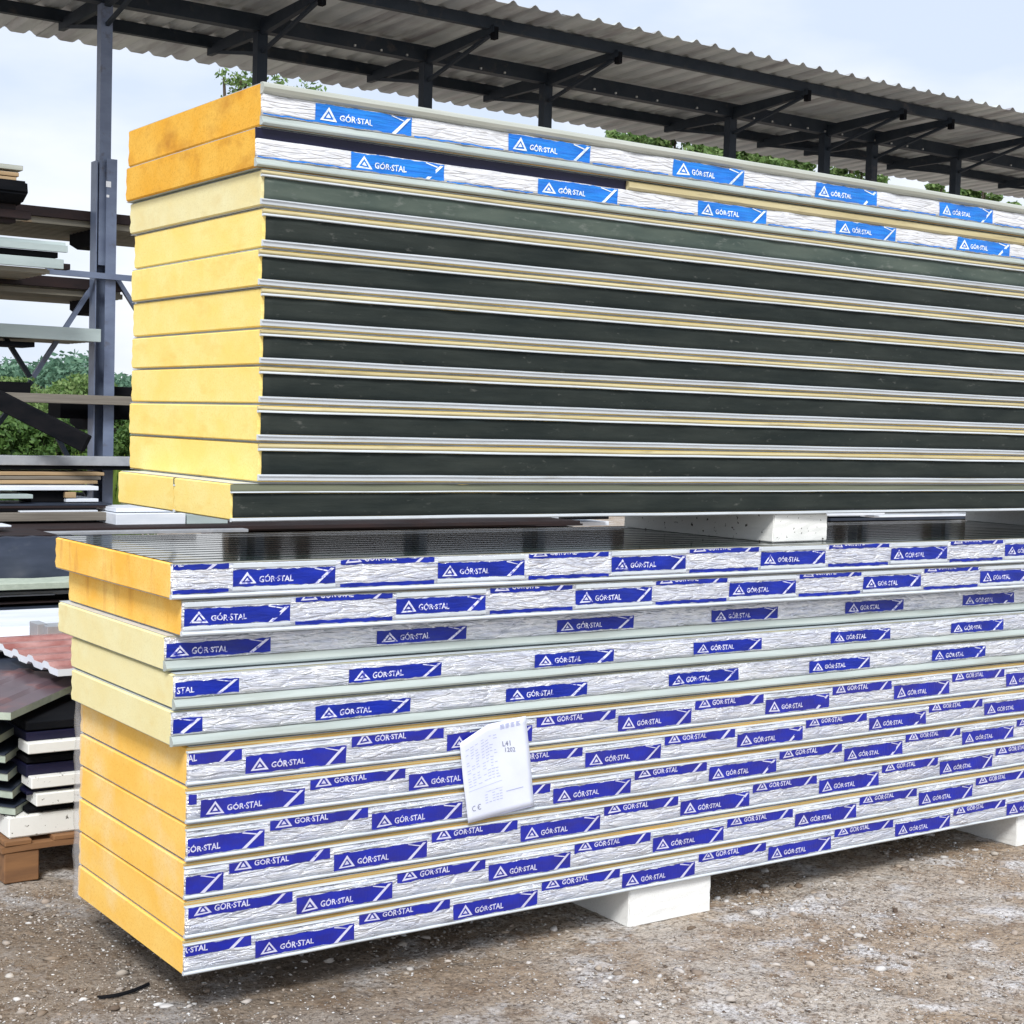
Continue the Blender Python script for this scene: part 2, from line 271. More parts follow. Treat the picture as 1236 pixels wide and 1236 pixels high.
def pebbles(n, r0, r1, power):
    base, bf = (octa, octf) if n > 9000 else (ico, icf); nb = len(base)
    px = rng.uniform(.9, 7.4, n*3); py = rng.uniform(2.3, 6.2, n*3)
    cl = np.array([mnoise.noise(Vector((a*1.6, b*1.6, 3.3))) for a, b in zip(px, py)])
    keep = (rng.uniform(-.55, .45, n*3) < cl)
    keep &= ~((px > 3.4) & (px < 3.9) & (py > 4.05) & (py < 5.1)) & ~((px > 5.45) & (py > 4.05) & (py < 5.1)) & ~((px > 1.65) & (py > 5.6))
    px, py = px[keep][:n], py[keep][:n]; n = len(px)
    r = r0+(r1-r0)*rng.random(n)**power
    sc = np.stack([r*rng.uniform(.6, 1.6, n), r*rng.uniform(.6, 1.1, n), r*rng.uniform(.3, .65, n)], -1)
    a = rng.uniform(0, 6.28, n); v = base[None]*(1+rng.normal(0, .24, (n, nb, 1)))*sc[:, None]
    x = v[..., 0]*np.cos(a)[:, None]-v[..., 1]*np.sin(a)[:, None]+px[:, None]; y = v[..., 0]*np.sin(a)[:, None]+v[..., 1]*np.cos(a)[:, None]+py[:, None]
    z = v[..., 2]+(gh(px, py)+sc[:, 2]*.25)[:, None]
    return np.stack([x, y, z], -1).reshape(-1, 3), (bf[None]+(np.arange(n)*nb)[:, None, None]).reshape(-1, 3)
for nm, a in (('gravel', (62000, .0018, .007, 2.2)), ('loose_stones', (5200, .005, .019, 5))):
    v, f = pebbles(*a); tag(np_mesh(nm, v, f, 'pebble'), 'loose pale and brown stones lying on the dirt yard' if nm == 'loose_stones' else 'fine gravel strewn over the dirt yard', 'gravel', kind='stuff')
# ------------------------------------------------------------------ sandwich panels
XE = 7.9
def disp(x, z, k=1.0): return k*.0010*(math.sin(x*19+z*30)+math.sin(x*33-z*40+2)+.7*math.sin(x*47+z*60+1))
_txt = {}
def text_mesh(s, size=1.0, offset=.02):
    if s not in _txt:
        cu = bpy.data.curves.new('t', 'FONT'); cu.body = s; cu.size = 1; cu.resolution_u = 2; cu.offset = offset
        o = bpy.data.objects.new('t', cu); link(o); dg = bpy.context.evaluated_depsgraph_get(); dg.update()
        me = bpy.data.meshes.new_from_object(o.evaluated_get(dg))
        vs = [tuple(v.co[:2]) for v in me.vertices]; fs = [tuple(p.vertices) for p in me.polygons]
        bpy.data.objects.remove(o); x0 = min(v[0] for v in vs); x1 = max(v[0] for v in vs); y0 = min(v[1] for v in vs)
        _txt[s] = ([((a-x0)/(x1-x0), (b-y0)/(x1-x0)) for a, b in vs], fs)
    return _txt[s]
def flat_poly(bm, pts, f, mi):
    bm.faces.new([bm.verts.new(f(*p)) for p in pts]).material_index = mi
def logo(parent, x0, z0, z1, yf, zc0, zc1, xc0, blue, white, k=1.0, ln=.334):
    "blue printed block with triangle emblem, word and slanted stripe, clipped to z in [zc0, zc1] and x >= xc0"
    if x0+ln < xc0+.01: return
    bm = NB(); H = z1-z0; ph = random.uniform(0, 6.28)
    nx, nz = 25, 4
    g = [[bm.verts.new((x0+ln*i/(nx-1), 0, z0+H*j/(nz-1)+(random.uniform(-.0012, .0012) if j in (0, nz-1) else 0))) for j in range(nz)] for i in range(nx)]
    for i in range(nx-1):
        for j in range(nz-1): bm.faces.new((g[i][j], g[i+1][j], g[i+1][j+1], g[i][j+1])).material_index = 0
    f = lambda a, b: (x0+a, -.0013, z0+b*H)
    # emblem: open triangle ring with a small solid triangle inside
    A, B, T = (.016, .14), (.074, .14), (.045, .86)
    c = ((A[0]+B[0]+T[0])/3, (A[1]+B[1]+T[1])/3)
    def s(p, q): return (c[0]+(p[0]-c[0])*q, c[1]+(p[1]-c[1])*q)
    for p, q in ((A, B), (B, T), (T, A)): flat_poly(bm, [p, q, s(q, .62), s(p, .62)], f, 1)
    flat_poly(bm, [s(A, .3), s(B, .3), s(T, .3)], f, 1)
    vs, fs = text_mesh('GÓR·STAL')
    w = .112; vv = [bm.verts.new((x0+.082+a*w, -.0013, z0+H*.22+b*w*1.0)) for a, b in vs]
    for q in fs:
        try: bm.faces.new([vv[i] for i in q]).material_index = 1
        except ValueError: pass
    flat_poly(bm, [(.262, .0), (.276, .0), (.330, .92), (.318, .92)], f, 1)
    flat_poly(bm, [(.262, .93), (.264, .99), (.309, .80), (.306, .75)], f, 1)
    for co, no in (((0, 0, zc0), (0, 0, -1)), ((0, 0, zc1), (0, 0, 1)), ((xc0, 0, 0), (-1, 0, 0))):
        bmesh.ops.bisect_plane(bm, geom=list(bm.verts)+list(bm.edges)+list(bm.faces), plane_co=co, plane_no=no, clear_outer=True)
    if not bm.faces: bm.free(); return
    for v in bm.verts:
        x, y, z = v.co; v.co.y = yf-.0009+y+disp(x, z, k); v.co.z = z+.0009*math.sin(x*70+z*200+ph)+.0006*math.sin(x*150+ph)+.0005*math.sin(x*310+z*500)
    for fa in bm.faces:
        if fa.normal.y > 0: fa.normal_flip()
    obj('printed_logo', bm, [blue, white], parent)
def tape_mesh(x0, x1, yf, yb, z0, z1, k=1.0, ragged=0.0, step=.014, rows=5):
    bm = NB(); n = int((x1-x0)/step)+1; g = []
    for i in range(n+1):
        x = x0+(x1-x0)*i/n; col = []
        for j in range(rows):
            z = z0+(z1-z0)*j/(rows-1)
            if j == rows-1: z += ragged*(math.sin(x*5)+.6*math.sin(x*13+1)+.4*math.sin(x*31))
            col.append(bm.verts.new((x, yf+disp(x, z, k), z)))
        g.append(col)
    bk = [(bm.verts.new((v[0].co.x, yb, z0)), bm.verts.new((v[0].co.x, yb, z1))) for v in g]
    for i in range(n):
        for j in range(rows-1): bm.faces.new((g[i][j], g[i+1][j], g[i+1][j+1], g[i][j+1]))
        bm.faces.new((g[i][-1], g[i+1][-1], bk[i+1][1], bk[i][1])); bm.faces.new((bk[i][0], bk[i+1][0], g[i+1][0], g[i][0]))
    for i in (0, n): bm.faces.new([bk[i][0]]+g[i]+[bk[i][1]])
    bmesh.ops.recalc_face_normals(bm, faces=bm.faces)
    for f in bm.faces: f.smooth = True
    return bm
def core_mesh(x0, x1, y0, y1, z0, z1):
    "foam block; end face cut as a slightly uneven grid so it does not look machined"
    bm = NB(); ny, nz = 26, 7
    prof = lambda t: .010*math.sin(math.pi*min(1, max(0, t)))            # tongue and groove on the far edge
    E = []
    for x, rough in ((x0, 1), (x1, 0)):
        g = []
        for i in range(ny+1):
            c = []
            for j in range(nz+1):
                t = (0, .035, .2, .4, .6, .8, .965, 1)[j]; y = y0+(y1-y0)*i/ny; z = z0+(z1-z0)*t
                if i == ny: y += (0, -.004, .003, -.006, .002, -.003, -.001, 0)[j]+random.uniform(-.002, .002)
                if i == 0 and 0 < j < nz: y -= .002*(j % 2)
                c.append(bm.verts.new((x+rough*((.007 if j in (0, nz) else 0)+random.uniform(-.0002, .0002)), y, z)))
            g.append(c)
        for i in range(ny):
            for j in range(nz): bm.faces.new((g[i][j], g[i+1][j], g[i+1][j+1], g[i][j+1]))
        E.append(g)
    a, b = E
    for i in range(ny):
        bm.faces.new((a[i][0], a[i+1][0], b[i+1][0], b[i][0])); bm.faces.new((a[i][nz], b[i][nz], b[i+1][nz], a[i+1][nz]))
    for j in range(nz):
        bm.faces.new((a[0][j], b[0][j], b[0][j+1], a[0][j+1])); bm.faces.new((a[ny][j], a[ny][j+1], b[ny][j+1], b[ny][j]))
    bmesh.ops.recalc_face_normals(bm, faces=bm.faces); return bm
def sheet_poly(y0, y1, z, th, ribs, up):
    "thin sheet cross-section with shallow grooves"
    pts = [(y0, z), (y0, z+th)]
    if ribs:
        n = int((y1-y0)/.075)
        for i in range(1, n):
            c = y0+(y1-y0)*i/n; pts += [(c-.012, z+th), (c-.008, z+th-.0012), (c+.008, z+th-.0012), (c+.012, z+th)]
    pts += [(y1, z+th), (y1, z)]
    return pts
PER = .6985
def panel(label, x0, y0, y1, z0, z1, style, foam_m, phase=None, group=None, ribs=False, top_m='white_metal'):
    T = z1-z0; zz = lambda v: z0+v*T; g = .0018
    th = thing('sandwich_panel', label, 'sandwich panel', (x0, y0, z0), group)
    core_y = y0+{'A': .011, 'B': .012, 'C': .012, 'U1': .014, 'U2': .014, 'D': .009, 'G': .009, 'F': .010}[style]
    obj('foam_core', core_mesh(x0+.001, XE, core_y, y1-.010, z0+g+.0022, z1-.0028), foam_m, th)
    bm = NB(); prism(bm, sheet_poly(core_y-.002, y1+(.006 if style != 'F' else -.012), z1-.0014, .0012, ribs, True), x0+.009, XE); ts = obj('top_sheet', bm, top_m, th)
    bm = NB(); prism(bm, sheet_poly(core_y-.002, y1+(.004 if style != 'F' else -.012), z0+g, .0012, False, False), x0+.009, XE)
    lipm = {'A': 'white_metal', 'B': 'white_metal', 'C': 'mint_metal', 'U1': 'mint_metal', 'U2': 'mint_metal', 'D': 'white_metal', 'G': 'white_metal', 'F': 'white_metal'}[style]
    q1, q2 = random.uniform(0, 6), random.uniform(0, 6); nk = [random.uniform(x0, 6) for _ in range(5)]
    def wob(x):
        d = .0007*math.sin(x*5+q1)+.0005*math.sin(x*17+q2)
        return (d+sum(.0015 for a in nk if abs(x-a) < .06), .0005*math.sin(x*3.1+q2)+.0004*math.sin(x*11+q1))
    def lip(name, pts, m_, par=th):
        b = NB(); prism(b, [(y0+a, zz(v)) for a, v in pts], x0, XE, step=.09, wob=wob); return obj(name, b, m_, par)
    bs = obj('bottom_sheet', bm, lipm, th)
    st = lambda w, a, b: None
    if style == 'A':
        lip('metal_lip', [(.0105, .04), (.000, .04), (-.004, .075), (-.004, .10), (.0005, .135), (.0105, .135)], 'white_metal')
        lip('joint_flange', [(.0105, .835), (-.0015, .835), (-.003, .85), (-.0015, .875), (.0105, .885)], 'white_metal')
        lip('foam_groove_strip', [(.0105, .92), (.006, .92), (.007, .965), (.0105, .965)], 'foam_strip')
        tp = obj('edge_tape', tape_mesh(x0+.002, XE, y0, y0+.0105, zz(.14), zz(.825), 1, .0009), 'foil', th)
        xs = phase-PER*2
        while xs < 6.4:
            logo(tp, xs, zz(.17), zz(.63), y0-.0005, zz(.17), zz(.63), x0+.004, 'blue_wrap', 'print_white')
            if xs+.334 > x0+.02:
                b = NB(); prism(b, [(y0, zz(.69)), (y0-.003, zz(.70)), (y0-.003, zz(.72)), (y0, zz(.73))], max(xs, x0+.002), xs+.345); obj('tape_fold', b, 'white_metal', tp)
            logo(tp, xs+.3515, zz(.55), zz(1.0), y0-.0005, zz(.55), zz(.824), x0+.004, 'blue_wrap', 'print_white')
            xs += PER
    elif style == 'B':
        lip('metal_lip', [(.0115, .03), (.002, .03), (-.005, .05), (-.007, .09), (-.004, .13), (.002, .155), (.0115, .155)], 'white_metal')
        lip('joint_flange', [(.0115, .955), (.002, .955), (.002, .975), (.0115, .975)], 'grey_metal')
        tp = obj('edge_tape', tape_mesh(x0+.002, XE, y0, y0+.0115, zz(.165), zz(.945), 1, 0), 'foil', th)
        xs = phase-PER*2
        while xs < 6.4:
            logo(tp, xs, zz(.31), zz(.76), y0-.0005, zz(.31), zz(.76), x0+.004, 'blue', 'print_worn')
            logo(tp, xs+.3515, zz(.80), zz(1.22), y0-.0005, zz(.80), zz(.94), x0+.004, 'blue', 'print_white')
            logo(tp, xs+.3515, zz(.17), zz(.64), y0-.0004, zz(.17), zz(.275), x0+.004, 'blue', 'blue')
            a_, b_ = max(xs, x0+.003), xs+.334
            if b_ > a_+.01:
                
                for q0, q1 in ((.80, .94), (.19, .29)): b = NB(); prism(b, [(y0+.0, zz(q0)), (y0-.0035, zz(q0+.02)), (y0-.0035, zz(q1-.015)), (y0, zz(q1))], a_, b_); obj('white_strip', b, 'white_metal', tp)
            xs += PER
    elif style == 'C':
        lip('metal_flange', [(.0115, .03), (.000, .03), (-.012, .075), (-.015, .13), (-.013, .18), (-.004, .27), (.001, .31), (.0115, .32)], 'mint_metal')
        lip('joint_groove', [(.0115, .945), (.003, .945), (.003, .965), (.0115, .965)], 'grey_metal')
        tp = obj('edge_tape', tape_mesh(x0+.002, XE, y0, y0+.0115, zz(.33), zz(.935), 1, 0), 'foil', th)
        xs = phase-PER*2
        while xs < 6.4:
            logo(tp, xs, zz(.38), zz(.79), y0-.0005, zz(.38), zz(.79), x0+.004, 'blue', 'print_worn'); xs += PER
    elif style in ('U1', 'U2'):
        lip('metal_flange', [(.0135, .04), (-.002, .04), (-.010, .08), (-.010, .11), (-.002, .15), (.002, .235), (.0135, .24)], 'mint_metal')
        tp = obj('edge_tape', tape_mesh(x0+.002, XE, y0+.001, y0+.0135, zz(.25), zz(.715), 1.6, 0), 'foil_lit', th)
        if style == 'U1':
            lip('rounded_top_edge', [(.0135, .725), (.002, .73), (-.009, .78), (-.013, .86), (-.009, .94), (.0, .985), (.0135, .985)], 'grey_metal')
        else:
            b = NB(); prism(b, [(y0+.0135, zz(.725)), (y0+.008, zz(.725)), (y0+.008, zz(.985)), (y0+.0135, zz(.985))], x0+.001, 3.39); obj('film_strip', b, 'navy', th)
            b = NB(); prism(b, [(y0+.0135, zz(.725)), (y0+.000, zz(.73)), (y0-.008, zz(.79)), (y0-.008, zz(.92)), (y0+.0, zz(.975)), (y0+.0135, zz(.98))], 3.392, XE); obj('rounded_top_edge', b, 'cream', th)
        b = NB(); xs = phase-PER*2
        while xs < 6.4:
            logo(tp, xs, zz(.27), zz(.70), y0+.0005, zz(.27), zz(.70), x0+.004, 'blue_lit', 'print_white_up', 1.6)
            a_, b_ = max(xs+.345, x0+.003), xs+PER-.01
            if b_ > a_+.02 and a_ > x0: logo(tp, a_, zz(.262), zz(.7), y0+.0003, zz(.262), zz(.295), x0+.004, 'blue_lit', 'blue_lit', 1.6)
            xs += PER
    elif style in ('D', 'G'):
        lip('metal_lip', [(.0085, .06), (.0, .06), (-.001, .07), (-.002, .16), (-.006, .17), (-.006, .20), (.002, .215), (.0085, .215)], 'white_metal')
        lip('joint_flange', [(.0085, .79), (.002, .79), (-.005, .80), (-.005, .825), (-.001, .85), (.0085, .86)], 'white_metal')
        lip('cream_groove_strip', [(.0085, .87), (.001, .87), (-.001, .90), (.001, .955), (.0085, .96)], 'cream')
        obj('edge_tape', tape_mesh(x0+.012, XE, y0+.004, y0+.0085, zz(.22), zz(.785), .7, 0, .03), 'dark_tape' if style == 'D' else 'green_tape', th)
    elif style == 'F':
        lip('metal_lip', [(.0095, .0), (.0, .0), (-.006, .03), (-.006, .08), (.0, .10), (.0095, .10)], 'white_metal')
        lip('joint_flange', [(.0095, .75), (-.003, .75), (-.006, .765), (-.004, .79), (.0095, .80)], 'white_metal')
        lip('sloped_edge', [(.0095, .81), (-.001, .80), (.008, .975), (.0095, .98)], 'olive_metal')
        obj('edge_tape', tape_mesh(x0+.008, XE, y0+.003, y0+.0095, zz(.11), zz(.73), .5, 0, .03), 'dark_tape', th)
    return th
LZ = [.131, .240, .352, .465, .575, .684, .801, .907, 1.011, 1.116, 1.224, 1.332]       # levels of the lower stack, bottom up
og = 'orange foam sandwich panels wrapped in film at the bottom of the lower stack'
words = ['lowest', 'second from the bottom', 'third from the bottom', 'fourth from the bottom', 'fifth from the bottom', 'topmost']
lab = ['orange-cored panel with printed tape, %s of the six film-wrapped ones, lower stack' % w for w in words]
ph = [2.014, 2.146, 2.273, 2.401, 2.530, 1.973]
yo = [0, -.002, .003, 0, -.003, .002]
for i in range(6):
    panel(lab[i], 1.789+(.002 if i % 2 else 0), 4.13+yo[i], 5.022, LZ[i], LZ[i+1], 'A', 'foam_low', ph[i], og)
pg = 'pale yellow foam panels in the middle of the lower stack'
panel('pale yellow panel lying directly on the six film-wrapped orange panels', 1.745, 4.140, 4.985, LZ[6], LZ[7], 'C', 'foam_pale', 2.203, pg)
panel('middle of the three pale yellow panels in the lower stack', 1.752, 4.145, 5.01, LZ[7], LZ[8], 'C', 'foam_pale', 2.318, pg)
panel('pale yellow panel jutting out left, just under the two stained orange ones', 1.742, 4.19, 5.11, LZ[8], LZ[9], 'C', 'foam_pale', 1.741, pg)
tg = 'stained orange panels on top of the lower stack'
panel('deep orange panel second from the top of the lower stack, above the pale ones', 1.769, 4.135, 5.09, LZ[9], LZ[10], 'B', 'foam_orange', 1.775, tg)
panel('top panel of the lower stack, stained orange foam end and glossy ribbed dark top', 1.733, 4.13, 5.12, LZ[10], LZ[11], 'B', 'foam_orange', 1.921, tg, ribs=True, top_m='top_sheet')
# upper stack
UZ = [1.440, 1.553, 1.674, 1.786, 1.901, 2.010, 2.130, 2.243, 2.363, 2.473, 2.593, 2.723]
ug = 'dark-edged yellow foam panels of the upper stack'
uw = ['first above the stepped bottom pair', 'second above the stepped bottom pair', 'third above the stepped bottom pair', 'fourth above the stepped bottom pair',
      'third below the pale greenish-edged panel', 'second below the pale greenish-edged panel', 'directly below the pale greenish-edged panel']
xo = [2.03, 2.025, 2.03, 2.028, 2.03, 2.02, 2.028]
for i in range(7):
    panel('yellow panel with black edge tape in upper stack, %s' % uw[i], xo[i], 4.2+random.uniform(-.002, .003), 5.235-.004*i, UZ[i+1], UZ[i+2], 'D', 'foam_yellow', None, ug)
panel('pale yellow panel with grey-green edge tape, third from the top of the upper stack', 2.02, 4.196, 5.235, UZ[8], UZ[9], 'G', 'foam_pale', None, ug)
panel('amber panel second from the top of the upper stack, dark film strip along its edge', 2.003, 4.2, 5.235, UZ[9], UZ[10], 'U2', 'foam_amber', 2.317)
panel('topmost amber panel of the upper stack with white and blue printed tape, light painted in', 2.014, 4.19, 5.245, UZ[10], UZ[11], 'U1', 'foam_amber', 2.187)
fg = 'narrow panels lying side by side under the upper stack'
panel('front narrow yellow panel with black edge jutting out at the bottom of the upper stack', 1.947, 4.205, 4.642, UZ[0], UZ[1], 'F', 'foam_yellow', None, fg)
panel('rear narrow yellow panel behind the vertical seam at the bottom of the upper stack', 1.947, 4.629, 5.12, UZ[0], UZ[1], 'F', 'foam_yellow', None, fg)
# ------------------------------------------------------------------ polystyrene blocks
def block(label, x0, x1, y0, y1, z0, z1, m_, rz=0, grp=None):
    bm = NB(); box(bm, 0, x1-x0, 0, y1-y0, 0, z1-z0); bevel(bm, .004, 2)
    bmesh.ops.subdivide_edges(bm, edges=[e for e in bm.edges if e.calc_length() > .05], cuts=5, use_grid_fill=True)
    for v in bm.verts: v.co += Vector((random.uniform(-1, 1), random.uniform(-1, 1), random.uniform(-.3, .3)))*.0013
    o = obj('polystyrene_block', bm, m_); o.location = (x0, y0, z0); o.rotation_euler = (0, 0, rz)
    return tag(o, label, 'foam block', grp)
zt = LZ[0]-.001
g1 = 'white polystyrene blocks under the lower stack'; g2 = 'white polystyrene blocks between the two stacks'
block('white polystyrene block on the ground under the middle of the lower stack', 3.462, 3.846, 4.150, 5.02, -.006, zt, 'eps', 0, g1)
pz = P(1227, 1013, 4.15)
block('white polystyrene block on the ground under the lower stack at the right edge', pz.x, pz.x+.4, 4.150, 5.02, -.006, zt, 'eps', 0, g1)
block('speckled white polystyrene block holding the upper stack above the lower one', 4.158, 4.458, 4.215, 5.06, LZ[11]+.001, UZ[0]-.0005, 'eps_pitted', .04, g2)
block('clean white polystyrene block between the stacks at the right edge', 6.31, 6.65, 4.24, 5.06, LZ[11]+.001, UZ[0]-.0005, 'eps', 0, g2)
# ------------------------------------------------------------------ delivery note on the lower stack
def note():
    Yn = 4.119
    c = [P(553, 882, Yn), P(635, 864, Yn), P(645, 973, Yn), P(565, 994, Yn)]
    def F(s, t, off=0): # s across, t down
        t = t+(1-t)*max(0, .42-s)*.32
        a = c[0].lerp(c[1], s); b = c[3].lerp(c[2], s); p = a.lerp(b, t)
        fold = .002*max(0, 1-abs((s*1.0+.0)-(t*.9+.38))*9)
        return Vector((p.x, p.y-fold-.0012*math.sin(t*9+s*4)-off, p.z))
    th = thing('delivery_note', 'white printed paper note taped to the printed front of the lower stack', 'paper', c[3])
    bm = NB(); n = 14; g = [[bm.verts.new(F(i/n, j/n)) for j in range(n+1)] for i in range(n+1)]
    for i in range(n):
        for j in range(n):
            bm.faces.new((g[i][j], g[i][j+1], g[i+1][j+1], g[i+1][j]))
    bmesh.ops.delete(bm, geom=[v for v in bm.verts if not v.link_faces], context='VERTS')
    r = bmesh.ops.extrude_face_region(bm, geom=list(bm.faces)); 
    for v in [e for e in r['geom'] if isinstance(e, bmesh.types.BMVert)]: v.co.y += .0006
    bmesh.ops.recalc_face_normals(bm, faces=bm.faces); obj('sheet', bm, 'paper', th, True)
    bm = NB()
    def rect(s0, s1, t0, t1, b=bm):
        b.faces.new([b.verts.new(F(s, t, .0009)) for s, t in ((s0, t0), (s0, t1), (s1, t1), (s1, t0))])
    for j in range(15):
        t = .13+j*.032; a = random.uniform(.08, .14); w_ = random.uniform(.1, .17)
        for k in range(3):
            if random.random() < .75: rect(.07+k*.07, .07+k*.07+random.uniform(.03, .06), t, t+.006)
        for k in range(4):
            if random.random() < .75: rect(.30+k*.06, .30+k*.06+random.uniform(.03, .055), t-.006, t)
    for j in range(4):
        for k in range(4): rect(.60+k*.08, .60+k*.08+random.uniform(.04, .07), .035+j*.014, .043+j*.014)
    rect(.06, .55, .625, .629); rect(.3, .55, .70, .703); rect(.5, .97, .985, .990); rect(.60, .86, .755, .763)
    for j in range(5):
        for k in range(5): 
            if random.random() < .7: rect(.28+k*.055, .28+k*.055+.04, .70+j*.03, .706+j*.03)
    obj('printed_lines', bm, 'paper_print', th)['kind'] = 'stuff'
    bm = NB()
    def word(s, s0, t0, w_, sl=0):
        vs, fs = text_mesh(s, offset=.0); vv = [bm.verts.new(F(s0+a*w_, t0-b*w_*.8+sl*a, .0012)) for a, b in vs]
        for q in fs:
            try: bm.faces.new([vv[i] for i in q])
            except ValueError: pass
    for s0 in (.11, .19):
        for k in range(10):
            a0, a1 = [math.radians(60+240*(k+q)/10) for q in (0, 1)]
            bm.faces.new([bm.verts.new(F(s0+rr*.03*math.cos(a)*1.1, .84-rr*.032*math.sin(a), .0012)) for rr, a in ((1, a0), (.8, a0), (.8, a1), (1, a1))])
    bm.faces.new([bm.verts.new(F(*q, .0012)) for q in ((.16, .837), (.16, .843), (.19, .843), (.19, .837))]); obj('ce_mark', bm, 'ink', th)
    bm = NB(); word('L41', .61, .27, .12, .01); word('1202', .64, .335, .15, .02); obj('handwriting', bm, 'ink', th)
note()
# ------------------------------------------------------------------ stretch film flap at the rear corner of the wrapped panels
fm = bpy.data.materials.new('clear_film'); fm.use_nodes = True; t = fm.node_tree; b = t.nodes['Principled BSDF']
b.inputs['Base Color'].default_value = (.8, .82, .86, 1); b.inputs['Roughness'].default_value = .2; b.inputs['Alpha'].default_value = .22
M['film'] = fm
bm = NB(); n = 30; pr = None
for i in range(n+1):
    z = LZ[0]-.004+(LZ[6]-LZ[0])*i/n; q = []
    for k, (dx, y) in enumerate(((.004, 4.99), (-.008, 5.015), (-.010, 5.032), (.05, 5.036), (.4, 5.034))):
        q.append(bm.verts.new((1.789+dx+.002*math.sin(i*1.3+k), y+.004*math.sin(i*.9+k), z)))
    if pr:
        for k in range(4): bm.faces.new((pr[k], pr[k+1], q[k+1], q[k]))
    pr = q
tag(obj('stretch_film', bm, 'film', None, True, at=(1.79, 5.0, LZ[0])), 'milky stretch film edge at the rear corner of the wrapped orange panels', 'plastic film')
# thin dark strap on the ground
bm = NB(); pr = None
for i in range(15):
    t = i/14; u = 118+t*62; v = 1203-2*t-16*t*t*.9; p = PZ(u, v, .006); q = [bm.verts.new((p.x, p.y-.006, .001)), bm.verts.new((p.x, p.y-.005, .008)), bm.verts.new((p.x, p.y+.005, .008)), bm.verts.new((p.x, p.y+.006, .001))]
    if pr:
        for k in range(3): bm.faces.new((pr[k], q[k], q[k+1], pr[k+1]))
    pr = q
tag(obj('packing_strap', bm, 'black', None, True, at=(PZ(118, 1203, 0))), 'thin dark packing strap curled on the dirt below the stack corner', 'strap')
# ------------------------------------------------------------------ canopy shed with cantilever racking
RX0, RX1 = 1.2, 22.0
shed = thing('canopy_shed', 'long open canopy of dark steel posts with corrugated roof behind the stacks', 'canopy', (4.43, 12, 0))
def roofz(x, y): return 5.135+.0022*(x-8)-.026*(y-10.55)
xx = RX0; pit = .219
def wave(t):
    t = t % 1
    return 0 if t < .50 else (.5-.5*math.cos((t-.5)/.5*2*math.pi))*.036
while xx < RX1:
    x1 = xx+pit*5; bm = NB(); cols = []; n = 5*12
    for i in range(n+3):
        x = xx+(x1-xx)*i/n; cols.append([(x, y, roofz(x, y)+wave((x-RX0)/pit)+random.uniform(0, .001)) for y in (10.55+yj, 12.2, 13.9+yj)] if (yj := 0) == 0 else None)
    top = [[bm.verts.new(p) for p in c] for c in cols]; bot = [[bm.verts.new((p[0], p[1], p[2]-.0025)) for p in c] for c in cols]
    for i in range(len(cols)-1):
        for j in range(2):
            bm.faces.new((top[i][j], top[i+1][j], top[i+1][j+1], top[i][j+1])); bm.faces.new((bot[i][j+1], bot[i+1][j+1], bot[i+1][j], bot[i][j]))
        bm.faces.new((bot[i][0], bot[i+1][0], top[i+1][0], top[i][0])); bm.faces.new((top[i][2], top[i+1][2], bot[i+1][2], bot[i][2]))
    o = obj('roof_sheet', bm, 'roof', shed); o.location.z += random.uniform(-.004, .004)+(.003 if int(xx*10) % 2 else 0); xx = x1
posts = [(-45, 12), (127, 12), (315, 12), (515, 50), (660, 70), (883, 118), (997, 135), (1054, 150), (1155, 168), (1290, 190)]
for u, v in posts:
    x = P(u, v, 12).x; zt_ = roofz(x, 12)-.17
    bm = NB(); box(bm, x-.046, x+.046, 11.955, 12.045, 2.9, zt_); po = obj('post', bm, 'steel' if u > 200 else 'steel_blue', shed)
    bm = NB()                                                  # wide channel upright below: two flanges and a web
    ztop = P(127, 193, 12).z
    box(bm, x-.075, x+.075, 12.05, 12.06, 0, ztop-.02); box(bm, x-.075, x-.067, 11.93, 12.05, 0, ztop-.02); box(bm, x-.0, x+.085, 11.92, 11.928, 0, ztop); box(bm, x+.077, x+.085, 11.928, 12.05, 0, ztop)
    lo = obj('lower_upright', bm, 'steel_blue' if u < 200 else 'steel', shed)
    if u == 127:
        bm = NB(); p = P(131, 222, 11.919); box(bm, p.x-.02, p.x+.02, 11.917, 11.9195, p.z-.025, p.z+.02); obj('sticker', bm, 'label_print', lo)
        p = P(130, 237, 11.919); bm = NB(); box(bm, p.x-.01, p.x+.012, 11.917, 11.9195, p.z-.008, p.z+.012); obj('sticker', bm, 'label_print', lo)
    bm = NB(); zr = roofz(x, 12)-.10                           # rafter: tapered arm carried on the post head
    for ya, yb, za, zb in ((10.90, 11.95, -.02, -.10), (12.05, 13.02, -.10, -.05)):
        vs = []
        for y, d in ((ya, za), (yb, zb)):
            zz_ = roofz(x, y)-.075; vs.append([bm.verts.new((x+s, y, zz_+q)) for s in (-.024, .024) for q in (0, d*.8-.04)])
        a, b = vs
        for f in ((a[0], a[1], a[3], a[2]), (b[0], b[2], b[3], b[1]), (a[0], a[2], b[2], b[0]), (a[1], b[1], b[3], a[3]), (a[0], b[0], b[1], a[1]), (a[2], a[3], b[3], b[2])): bm.faces.new(f)
    bmesh.ops.recalc_face_normals(bm, faces=bm.faces); obj('rafter', bm, 'steel', shed)
    for y0_, y1_ in ((11.95, 10.98), (12.05, 12.92)):
        bm = NB(); bar(bm, (x, y0_, roofz(x, 12)-.33), (x, y1_, roofz(x, y1_)-.14), .028, .028); obj('strut', bm, 'steel', shed)
    bm = NB(); box(bm, x-.02, x+.02, 10.895, 10.955, roofz(x, 10.92)-.19, roofz(x, 10.92)-.09); obj('bolt_plate', bm, 'black', shed)
